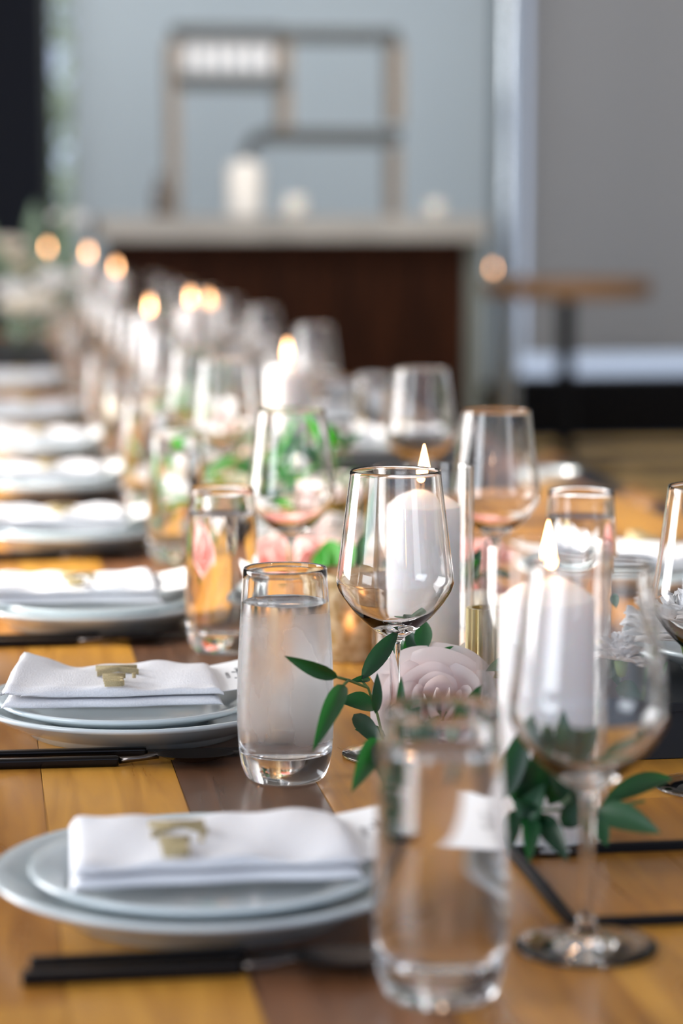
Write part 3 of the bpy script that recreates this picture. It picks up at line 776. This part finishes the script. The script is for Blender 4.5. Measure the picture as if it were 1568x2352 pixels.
# small bowl near the right table edge
tag(link('sauce_bowl', mesh_from('bowl', lathe_bm(smooth_prof([(0, 0), (0.02, 0), (0.035, 0.012), (0.042, 0.026), (0.040, 0.026), (0.032, 0.013), (0, 0.005)], 4), 36), M['china']), None, (0.868, 3.62, TZ + 0.0003)), 'small white bowl by the right table edge, left of the floor', 'bowl')
# open black metal frame lying flat
fo = empty('black_frame', (0.545, 1.425, TZ + 0.0002), 'slim open black metal frame lying flat at the lower right', 'frame')
for a in ((-0.21, 0.21, 0.079, 0.085), (-0.21, 0.21, -0.085, -0.079)):
    part_box('bar', a[0], a[1], a[2], a[3], 0, 0.006, M['matte_black'], fo, 0.001)
for a in (-0.21, 0.204):
    part_box('bar', a, a + 0.006, -0.079, 0.079, 0, 0.006, M['matte_black'], fo, 0.001)

# ------------------------------------------------------------------ flowers and foliage
def leaf_mesh(name, m, wr=0.34, bend=0.12):
    """unit leaf along +X, length 1"""
    bm = bmesh.new(); n_ = 9; rows = []
    for i in range(n_ + 1):
        u = i / n_; hw = wr / 2 * (math.sin(PI * u ** 0.8) ** 0.85 if 0 < u < 1 else 0.0)
        z = -bend * (u - 0.5) ** 2 * 4 * 0.5 + bend * .5
        if i in (0, n_): rows.append([bm.verts.new((u, 0, z))])
        else: rows.append([bm.verts.new((u, -hw, z + hw * .35)), bm.verts.new((u, -hw * .5, z + hw * .08)), bm.verts.new((u, 0, z)), bm.verts.new((u, hw * .5, z + hw * .08)), bm.verts.new((u, hw, z + hw * .35))])
    for A, B in zip(rows, rows[1:]):
        if len(A) == 1:
            for k in range(4): bm.faces.new((A[0], B[k + 1], B[k]))
        elif len(B) == 1:
            for k in range(4): bm.faces.new((A[k], A[k + 1], B[0]))
        else:
            for k in range(4): bm.faces.new((A[k], A[k + 1], B[k + 1], B[k]))
    return mesh_from(name, bm, m)
LF = {(k_, w_): leaf_mesh('leaf_' + k_, M['leaf_' + k_], w_) for k_ in ('dark', 'mid', 'bright', 'grey') for w_ in (0.28, 0.40, 0.6)}
def leaf_between(parent, o, a, b, width, kind='dark', face=None):
    d = b - a; L = d.length; X = d.normalized()
    face = face or (CAM - a).normalized()
    Z = (face - X * face.dot(X)).normalized(); Y_ = Z.cross(X)
    ratio = width / L
    wk = min((0.28, 0.40, 0.6), key=lambda q_: abs(q_ - ratio))
    mt = Matrix((X * L, Y_ * (L * ratio / wk), Z * L)).transposed().to_4x4()
    mt.translation = a - o
    ob = bpy.data.objects.new('leaf', LF[kind, wk]); C.objects.link(ob); ob.parent = parent
    ob.matrix_local = mt
    return ob
def sprig_px(label, Yb, leaves, stems, name='ruscus_sprig'):
    """sprig whose leaves run between points given as (x, y, Y)"""
    b0 = leaves[0][0]; o = P(*b0[:2], b0[2])
    e = empty(name, o, label, 'greenery', 'green leaf sprigs')
    for a, b, wpx, kind in leaves:
        A = P(*a); B = P(*b)
        tilt = Vector((random.uniform(-.35, .35), 0, random.uniform(-.1, .5)))
        leaf_between(e, o, A, B, wpx / F * A.y, kind, ((CAM - A).normalized() + tilt).normalized())
    bm = bmesh.new()
    for st in stems:
        tube_bm([P(*s) - o for s in st], 0.0011, 6, bm)
    link('stem', mesh_from('sprig_stem', bm, M['stem']), e)
    return e
sprig_px('sharp ruscus sprig reaching over the misted tumbler', 1.72, [
    ((776, 1556, 1.71), (652, 1506, 1.69), 36, 'dark'),
    ((790, 1572, 1.70), (717, 1728, 1.62), 46, 'mid'),
    ((829, 1562, 1.77), (915, 1447, 1.80), 44, 'dark'),
    ((862, 1622, 1.78), (776, 1612, 1.76), 52, 'dark'),
    ((885, 1690, 1.78), (814, 1676, 1.77), 34, 'dark'),
    ((862, 1640, 1.72), (866, 1545, 1.72), 26, 'dark'),
    ((850, 1560, 1.78), (800, 1566, 1.76), 18, 'dark'),
    ((812, 1640, 1.75), (880, 1720, 1.72), 44, 'dark')],
    [[(776, 1556, 1.71), (800, 1562, 1.74), (845, 1580, 1.77), (866, 1640, 1.77), (880, 1700, 1.77)], [(790, 1572, 1.70), (800, 1562, 1.74)], [(829, 1562, 1.77), (845, 1580, 1.77)]])
sprig_px('dark green sprig behind the blush rose, under the sharp bowl', 1.87, [
    ((972, 1497, 1.86), (975, 1424, 1.88), 44, 'mid'),
    ((985, 1525, 1.86), (930, 1448, 1.88), 46, 'dark'),
    ((950, 1525, 1.87), (936, 1458, 1.88), 40, 'mid'),
    ((940, 1500, 1.88), (905, 1470, 1.90), 26, 'mid'),
    ((995, 1512, 1.85), (1068, 1489, 1.86), 30, 'mid')],
    [[(972, 1497, 1.86), (985, 1526, 1.86), (992, 1560, 1.86)], [(995, 1512, 1.85), (985, 1526, 1.86)]])
sprig_px('soft green sprig standing before the blush rose', 1.65, [
    ((922, 1690, 1.66), (921, 1552, 1.67), 26, 'mid'),
    ((1040, 1720, 1.62), (1106, 1572, 1.66), 44, 'mid'),
    ((960, 1720, 1.62), (1010, 1640, 1.62), 60, 'dark'),
    ((905, 1700, 1.62), (960, 1625, 1.62), 60, 'dark'),
    ((1060, 1700, 1.60), (1020, 1660, 1.60), 40, 'grey'),
    ((872, 1700, 1.60), (806, 1822, 1.52), 56, 'mid'),
    ((890, 1700, 1.60), (876, 1800, 1.52), 46, 'dark'),
    ((940, 1740, 1.55), (985, 1830, 1.50), 50, 'dark'),
    ((990, 1740, 1.60), (900, 1650, 1.60), 50, 'dark')],
    [[(922, 1690, 1.66), (930, 1720, 1.62), (960, 1740, 1.60), (1040, 1740, 1.60)], [(872, 1700, 1.60), (930, 1720, 1.62)]])
sprig_px('blurred green sprig beneath the nearest wine glass bowl', 1.5, [
    ((1235, 1850, 1.475), (1160, 1770, 1.475), 70, 'mid'),
    ((1220, 1870, 1.465), (1214, 1985, 1.42), 44, 'mid'),
    ((1240, 1870, 1.465), (1305, 1980, 1.42), 54, 'dark'),
    ((1180, 1860, 1.465), (1168, 1960, 1.44), 40, 'dark'),
    ((1380, 1850, 1.475), (1545, 1790, 1.55), 56, 'mid'),
    ((1370, 1860, 1.465), (1518, 1915, 1.42), 70, 'mid'),
    ((1365, 1870, 1.465), (1395, 1945, 1.44), 50, 'mid'),
    ((1255, 1830, 1.475), (1300, 1760, 1.47), 60, 'dark'),
    ((1200, 1800, 1.47), (1190, 1700, 1.47), 50, 'dark'),
    ((1290, 1850, 1.475), (1330, 1790, 1.475), 60, 'grey'),
    ((1190, 1850, 1.47), (1175, 1720, 1.47), 60, 'dark'),
    ((1230, 1850, 1.47), (1245, 1690, 1.46), 60, 'dark'),
    ((1260, 1850, 1.47), (1330, 1700, 1.46), 60, 'dark'),
    ((1150, 1840, 1.46), (1215, 1650, 1.46), 60, 'dark'),
    ((1290, 1840, 1.46), (1290, 1640, 1.46), 64, 'dark'),
    ((1320, 1850, 1.46), (1370, 1680, 1.46), 60, 'dark'),
    ((1200, 1900, 1.46), (1250, 1800, 1.46), 60, 'mid'),
    ((1250, 1910, 1.46), (1180, 1830, 1.46), 60, 'dark'),
    ((1290, 1900, 1.46), (1350, 1830, 1.46), 60, 'dark')],
    [[(1180, 1850, 1.465), (1240, 1860, 1.465), (1370, 1860, 1.465), (1480, 1840, 1.465)]])
sprig_px('dark sprig under the white ruffled flower at the right', 1.75, [
    ((1430, 1575, 1.76), (1402, 1462, 1.78), 44, 'dark'),
    ((1420, 1580, 1.75), (1500, 1600, 1.75), 60, 'dark'),
    ((1400, 1560, 1.75), (1445, 1500, 1.75), 30, 'dark'),
    ((1512, 1572, 1.78), (1533, 1519, 1.80), 13, 'mid'),
    ((1495, 1520, 1.80), (1516, 1500, 1.80), 10, 'mid'),
    ((1430, 1400, 1.95), (1420, 1370, 1.97), 30, 'mid')],
    [[(1430, 1575, 1.76), (1440, 1600, 1.75), (1500, 1610, 1.75)], [(1512, 1572, 1.78), (1505, 1610, 1.76)]])
sprig_px('bright green leaves between the two left wine glasses', 2.5, [
    ((770, 1312, 2.45), (752, 1240, 2.50), 62, 'bright'),
    ((745, 1318, 2.45), (735, 1262, 2.50), 46, 'bright'),
    ((800, 1310, 2.45), (812, 1225, 2.50), 50, 'mid'),
    ((820, 1250, 2.60), (850, 1110, 2.66), 40, 'mid')],
    [[(770, 1312, 2.45), (775, 1345, 2.45), (800, 1350, 2.45)]])
# random low greenery along the table centre
def rand_sprig(x, y, n_, kinds, label, size=0.05, hgt=0.06, spread=0.07):
    o = Vector((x, y, TZ + 0.002)); e = empty('ruscus_sprig', o, label, 'greenery', 'green leaf sprigs')
    bm = bmesh.new()
    for s_ in range(2):
        a0 = random.uniform(0, 2 * PI)
        path = []
        for k in range(6):
            t = k / 5
            path.append(Vector((math.cos(a0) * spread * .35 * t, math.sin(a0) * spread * 1.3 * t, hgt * math.sin(t * 2.2) + 0.004)))
        tube_bm(path, 0.0012, 5, bm)
        for k in range(n_ // 2):
            t = random.uniform(0.1, 1); p_ = path[min(5, int(t * 5))]
            az = random.uniform(0, 2 * PI); el = random.uniform(-0.2, 1.0)
            L = size * random.uniform(0.7, 1.2)
            d = Vector((math.cos(az) * math.cos(el), math.sin(az) * math.cos(el), math.sin(el)))
            q_ = p_ + d * L
            if q_.z < 0.004: q_.z = 0.004
            leaf_between(e, o, o + p_, o + q_, L * 0.38, random.choice(kinds), Vector((random.uniform(-.5, .5), random.uniform(-.8, .2), 1)).normalized())
    link('stem', mesh_from('sprig_stem', bm, M['stem']), e)
    return e
rand_sprig(0.40, 2.25, 12, ('dark', 'mid'), 'greenery around the gold votive and the middle candle')
rand_sprig(0.455, 2.30, 12, ('dark', 'mid'), 'greenery right of the middle candle')
rand_sprig(0.36, 2.75, 14, ('mid', 'bright'), 'greenery behind the pink roses', hgt=0.10)
rand_sprig(0.44, 3.05, 14, ('mid', 'bright', 'dark'), 'tall greenery seen beside the sharp bowl', hgt=0.12, size=0.06)
rand_sprig(0.38, 3.15, 14, ('bright', 'mid'), 'green leaves behind the sharp wine glass, right of the third bowl', hgt=0.10, size=0.06)
rand_sprig(0.28, 3.25, 12, ('bright', 'mid'), 'bright greenery behind the fourth tumbler', hgt=0.08)
rand_sprig(0.36, 3.5, 12, ('bright', 'grey'), 'pale greenery in front of the third candle', hgt=0.09)
rand_sprig(0.31, 4.0, 12, ('bright', 'grey'), 'pale greenery left of the third candle', hgt=0.10)
rand_sprig(0.40, 4.5, 12, ('grey', 'mid'), 'grey green greenery midway down the table', hgt=0.10)
rand_sprig(0.44, 1.80, 8, ('dark', 'mid'), 'dark greenery left of the plate on the near riser')
for k in range(6):
    sx0, sy0 = [(0.44, 4.85), (0.42, 5.35), (0.40, 5.85), (0.47, 6.5), (0.50, 7.2), (0.45, 7.7)][k]
    rand_sprig(sx0, sy0, 10, ('grey', 'dark', 'mid'), f'{ordn[k]} of the grey green sprigs on the far half of the table', hgt=0.12, size=0.06, spread=0.05)

def petal_mesh(name, m, w_=1.0, curl=0.3, ruffle=0.0):
    """unit petal: base at origin, grows up +Z, cupped toward +Y"""
    bm = bmesh.new(); nu, nv = 10, 7; g_ = []
    for j in range(nv + 1):
        v = j / nv; row = []
        hw = w_ * 0.5 * (0.30 + 0.85 * math.sin(min(1, v * 1.15) * PI * 0.60))
        if v > 0.75: hw *= 1 - 0.35 * ((v - 0.75) / 0.25) ** 2
        for i in range(nu + 1):
            u = i / nu * 2 - 1
            ang = u * 1.05
            x = hw * math.sin(ang) / math.sin(1.05)
            y = hw * 0.75 * (1 - math.cos(ang)) - curl * v * v * 0.6 + 0.25 * v
            z = v - 0.14 * u * u * v + ruffle * math.sin(u * 9) * v * 0.06
            if v > 0.8: y -= curl * (v - 0.8) * 1.3
            row.append(bm.verts.new((x, y + ruffle * 0.05 * math.cos(u * 11) * v, z)))
        g_.append(row)
    for j in range(nv):
        for i in range(nu): bm.faces.new((g_[j][i], g_[j][i + 1], g_[j + 1][i + 1], g_[j + 1][i]))
    return mesh_from(name, bm, m)
PT = {k_: [petal_mesh('petal_' + k_, M['petal_' + k_], 1.0, 0.15), petal_mesh('petal_' + k_, M['petal_' + k_], 1.15, 0.5)] for k_ in ('blush', 'pink', 'white', 'cold')}
LC = (2, 3, 4, 5, 5, 6)
def rose_petal(m, j, L=6):
    """petal of layer j, modelled in the rose's own space (unit radius), facing +X"""
    t = j / (L - 1); bm = bmesh.new(); nu, nv = 10, 8; g_ = []
    Rj = 0.16 + 0.62 * t ** 0.9; H = 1.02 - 0.30 * t
    W = (1.25, 1.0, 0.85, 0.78, 0.74, 0.70)[j]
    for b_ in range(nv + 1):
        v = b_ / nv; row = []
        rr_ = Rj * (0.22 + 0.78 * math.sin(min(1, v * 1.15) * PI / 2) ** 0.8)
        rr_ *= 1 - (0.35 * (1 - t)) * v ** 3
        rr_ += 0.30 * t * v ** 4 + 0.10 * t * max(0, v - .8) * 5 * .6
        for a_ in range(nu + 1):
            u = a_ / nu * 2 - 1
            wid = W * (0.55 + 0.45 * math.sin(min(1, v * 1.3) * PI / 2)) * (1 if v < .8 else 1 - 0.25 * (v - .8) * 5)
            ang = u * wid
            r2 = rr_ + 0.06 * u * Rj + 0.05 * u * u * t
            z = H * v - 0.16 * u * u * v * H - 0.10 * t * max(0, v - 0.85) * 6 + 0.02 * math.sin(4 * u + 3 * j) * v
            row.append(bm.verts.new((r2 * math.cos(ang), r2 * math.sin(ang), z)))
        g_.append(row)
    for b_ in range(nv):
        for a_ in range(nu): bm.faces.new((g_[b_][a_], g_[b_][a_ + 1], g_[b_ + 1][a_ + 1], g_[b_ + 1][a_]))
    return mesh_from('rose_petal', bm, m)
RP = {}
def rose(loc, size, kind, label, tilt=(0, 0), layers=6, name='rose', open_=1.0):
    e = empty(name, loc, label, 'flower', None)
    e.rotation_euler = Euler((tilt[0], tilt[1], 0))
    R0 = size / 2
    ph = random.uniform(0, 6)
    for j in range(6):
        if layers < 6 and j == 2: continue
        if (kind, j) not in RP: RP[kind, j] = rose_petal(M['petal_' + kind], j)
        for k in range(LC[j]):
            a = ph + 2 * PI * k / LC[j] + j * 0.9 + random.uniform(-.12, .12)
            s_ = R0 * random.uniform(0.96, 1.04)
            link('petal', RP[kind, j], e, (0, 0, 0), (0, 0, a), (s_, s_, s_ * random.uniform(0.95, 1.05)))
    link('calyx', mesh_from('calyx', lathe_bm([(0, -0.012), (R0 * .22, -0.008), (R0 * .26, 0.0), (R0 * .2, 0.006), (0, 0.007)], 12), M['stem']), e)
    return e
def Z_(p, z): return (p.x, p.y, z)
rose((0.352, 1.842, TZ + 0.019), 0.098, 'blush', 'large blush pink rose in the middle, just below the sharp wine glass', (R(48), R(-6)), 6)
p_ = P(1055, 1500, 1.935); rose((p_.x + 0.035, 1.905, TZ + 0.034), 0.078, 'white', 'creamy white rose behind the blush rose and gold cup', (R(15), R(8)), 5)
p_ = P(640, 1250, 2.63); rose((p_.x, 2.60, TZ + 0.025), 0.080, 'pink', 'coral pink rose behind the stem of the left wine glass', (R(18), R(-10)), 5)
p_ = P(722, 1255, 2.66); rose((p_.x, 2.66, TZ + 0.022), 0.074, 'pink', 'second pink rose, right of the stem of the left wine glass', (R(12), 0), 5)
p_ = P(720, 1130, 2.9); rose((p_.x, 2.95, TZ + 0.055), 0.080, 'blush', 'pale rose seen through the third bowl on the left', (R(15), 0), 5)
p_ = P(1100, 1230, 2.55); rose((p_.x, 2.55, TZ + 0.035), 0.065, 'pink', 'pink rose between the middle candle and the right wine glass', (R(15), 0), 4)
p_ = P(1098, 1310, 2.3); rose((p_.x, 2.32, TZ + 0.03), 0.06, 'pink', 'small pink rose right of the middle candle glass', (R(15), 0), 4)
p_ = P(1112, 1370, 2.12); rose((p_.x, 2.12, TZ + 0.045), 0.065, 'white', 'white rose above the ribbed gold cup', (R(20), 0), 4)
p_ = P(760, 1140, 3.0); rose((p_.x + .02, 3.1, TZ + 0.05), 0.07, 'white', 'cream rose left of the sharp bowl, in front of the far riser', (R(15), 0), 4)
p_ = P(300, 1060, 3.55); rose((p_.x + 0.05, 3.42, TZ + 0.03), 0.085, 'cold', 'bright white rose beside the fifth napkin', (R(15), 0), 4)
p_ = P(420, 1150, 3.2); rose((p_.x, 3.2, TZ + 0.03), 0.075, 'cold', 'white rose behind the third tumbler', (R(15), 0), 4)
p_ = P(560, 1190, 2.85); rose((p_.x, 2.85, TZ + 0.025), 0.075, 'cold', 'white rose right of the third tumbler', (R(15), 0), 4)
p_ = P(560, 1010, 3.9); rose((p_.x, 3.9, TZ + 0.03), 0.08, 'blush', 'pale blush rose in front of the third candle', (R(15), 0), 4)
p_ = P(400, 930, 4.6); rose((p_.x, 4.6, TZ + 0.06), 0.08, 'cold', 'white rose amid the glasses midway down the table', (R(15), 0), 4)
extra = [(0.385, 2.80, 0.035, 'blush', 'pale blossom among the leaves behind the pink roses'), (0.44, 2.78, 0.03, 'white', 'cream blossom left of the right wine glass stem'),
         (0.355, 3.10, 0.05, 'white', 'cream blossom behind the third left wine glass bowl'), (0.42, 3.32, 0.05, 'cold', 'white blossom before the far riser box'),
         (0.275, 3.28, 0.03, 'white', 'cream blossom left of the greenery behind the fourth tumbler'), (0.33, 3.62, 0.05, 'cold', 'white blossom left of the far riser box'),
         (0.40, 3.95, 0.05, 'blush', 'blush blossom just behind the third candle, to its left'), (0.30, 4.32, 0.05, 'white', 'cream blossom in the middle of the table, between two wine glasses'),
         (0.42, 4.25, 0.06, 'cold', 'white blossom on the table centre behind the third candle'), (0.36, 4.75, 0.06, 'white', 'cream blossom before the candle left of the paired flames')]
for x_, y_, z_, kd, lb in extra:
    rose((x_, y_, TZ + z_), 0.075, kd, lb, (R(18), R(random.uniform(-10, 10))), 4)
rand_sprig(0.335, 2.95, 14, ('grey', 'mid'), 'grey green leaves behind the third left wine glass', hgt=0.08, size=0.055)
rand_sprig(0.27, 3.10, 10, ('grey', 'bright'), 'grey green leaves behind the fourth tumbler', hgt=0.07, spread=0.05)
rand_sprig(0.41, 3.42, 14, ('grey', 'mid', 'bright'), 'mixed leaves just before the far riser box', hgt=0.09, size=0.055)
rand_sprig(0.33, 3.80, 14, ('grey', 'bright'), 'light leaves left of the third candle glass', hgt=0.09, size=0.055)
rand_sprig(0.43, 4.45, 14, ('grey', 'mid'), 'light leaves behind the third candle glass', hgt=0.10, size=0.06)
rand_sprig(0.40, 4.62, 12, ('grey', 'mid'), 'light leaves midway down the table on the left', hgt=0.09, size=0.06)
for k, (px, py, Y) in enumerate(((60, 600, 8.3), (30, 660, 7.9), (80, 690, 7.4), (160, 500, 8.7), (20, 560, 8.8), (120, 640, 7.8), (45, 700, 7.0))):
    p_ = P(px, py, Y)
    rose((p_.x, Y, max(p_.z - 0.03, TZ + 0.03)), 0.11, 'cold' if k % 2 else 'white', f'{ordn[k]} pale flower in the arrangement at the far left end', (R(20), 0), 4, name='garden_flower')
    gf = [o for o in bpy.data.objects if o.name.startswith('garden_flower')][-1]
    zz = max(p_.z - 0.03, TZ + 0.03)
    gz = (TZ + BX if Y < 7.7 else TZ + 0.001)
    mi = gf.rotation_euler.to_matrix().inverted()
    link('flower_stem', mesh_from('flower_stem', tube_bm([Vector((0, 0, 0)), mi @ Vector((0, 0.01, -(zz - gz) * .5)), mi @ Vector((0, 0, -(zz - gz)))], 0.003, 6), M['stem']), gf)
    for kk in range(3):
        a_ = mi @ Vector((0, 0.005, -0.03 - (zz - gz) * .2 * kk)); b_ = a_ + mi @ Vector((0.07 * math.cos(2.1 * kk + k), 0.04, 0.04))
        leaf_between(gf, Vector((0, 0, 0)), a_, b_, 0.03, 'grey', mi @ Vector((0, -1, 0.3)))
# vase carrying the far arrangement
va = empty('flower_vase', (0.16, 8.1, TZ + 0.0005), 'tall glass vase with pale flowers at the far left end of the table', 'vase')
link('vase_body', mesh_from('vase_body', lathe_bm(smooth_prof([(0, 0), (0.05, 0), (0.055, 0.01), (0.05, 0.12), (0.06, 0.22), (0.057, 0.22), (0.047, 0.12), (0.05, 0.012), (0, 0.008)], 3), 32), M['thin']), va)
for k in range(9):
    a = k * 0.7; b = Vector((0.14 * math.cos(a), 0.10 * math.sin(a), 0.24 + 0.06 * (k % 3)))
    link('stem', mesh_from('vase_stem', tube_bm([(0.02 * math.cos(a), 0.02 * math.sin(a), 0.02), (0.03 * math.cos(a), 0.03 * math.sin(a), 0.2), b], 0.003, 5), M['stem']), va)
    leaf_between(va, Vector(va.location), Vector(va.location) + b * .8, Vector(va.location) + b * 1.3, 0.05, 'grey')
# white ruffled carnation cut by the right edge
def carnation(loc, size, label, n_=26):
    e = empty('carnation', loc, label, 'flower')
    pm = petal_mesh('ruffled_petal', M['petal_cold'], 0.55, 0.25, 1.6)
    for k in range(n_):
        a = k * 2.4; t = (k + 1) / n_
        rot = Matrix.Rotation(a, 4, 'Z') @ Matrix.Rotation(R(10 + 85 * t), 4, 'X')
        ob = bpy.data.objects.new('petal', pm); C.objects.link(ob); ob.parent = e
        s = size / 2 * (0.85 + 0.25 * t)
        ob.matrix_local = rot @ Matrix.Diagonal((s, s, s, 1))
    link('calyx', mesh_from('calyx', lathe_bm([(0, -0.012), (0.004, -0.010), (0.007, 0.0), (0, 0.004)], 10), M['stem']), e)
    return e
p_ = P(1552, 1478, 1.81); carnation((p_.x + 0.010, 1.81, p_.z), 0.095, 'white ruffled carnation on the plate cut by the right edge')
p_ = P(1455, 1500, 1.70); carnation((p_.x, 1.72, p_.z - .01), 0.05, 'blurred white carnation seen through the nearest wine glass', 18)

# ------------------------------------------------------------------ chairs along the right side
M['seat'] = mat('slate_blue_leather', (0.035, 0.042, 0.065), 0.45)
M['chair_wood'] = mat('orange_beech', (0.50, 0.24, 0.08), 0.32)
def chair(x, y, label):
    e = empty('dining_chair', (x, y, 0), label, 'chair', 'low chairs along the right side')
    part_box('seat', -0.22, 0.20, -0.33, 0.33, 0.44, 0.49, M['seat'], e, 0.015)
    part_box('seat_frame', -0.21, 0.21, -0.32, 0.32, 0.40, 0.44, M['chair_wood'], e, 0.004)
    for sx_ in (-0.19, 0.19):
        for sy in (-0.30, 0.30):
            link('leg', mesh_from('chair_leg', tube_bm([(sx_, sy, 0), (sx_ * .95, sy * .95, 0.41)], [0.013, 0.019], 10), M['chair_wood']), e)
    part_box('back_panel', 0.205, 0.245, -0.31, 0.31, 0.47, 0.635, M['seat'], e, 0.015)
    for sy in (-0.345, 0.345):
        link('back_post', mesh_from('back_post', tube_bm([(0.20, sy * .9, 0.42), (0.215, sy, 0.52), (0.225, sy, 0.60), (0.228, sy, 0.635), (0.23, sy, 0.648)], [0.018, 0.024, 0.036, 0.034, 0.015], 12), M['chair_wood']), e)
    return e
for k, y in enumerate((4.03, 4.83)):
    chair(1.02, y, f'{ordn[k]} low wide dark leather chair with beech posts along the right side of the table')
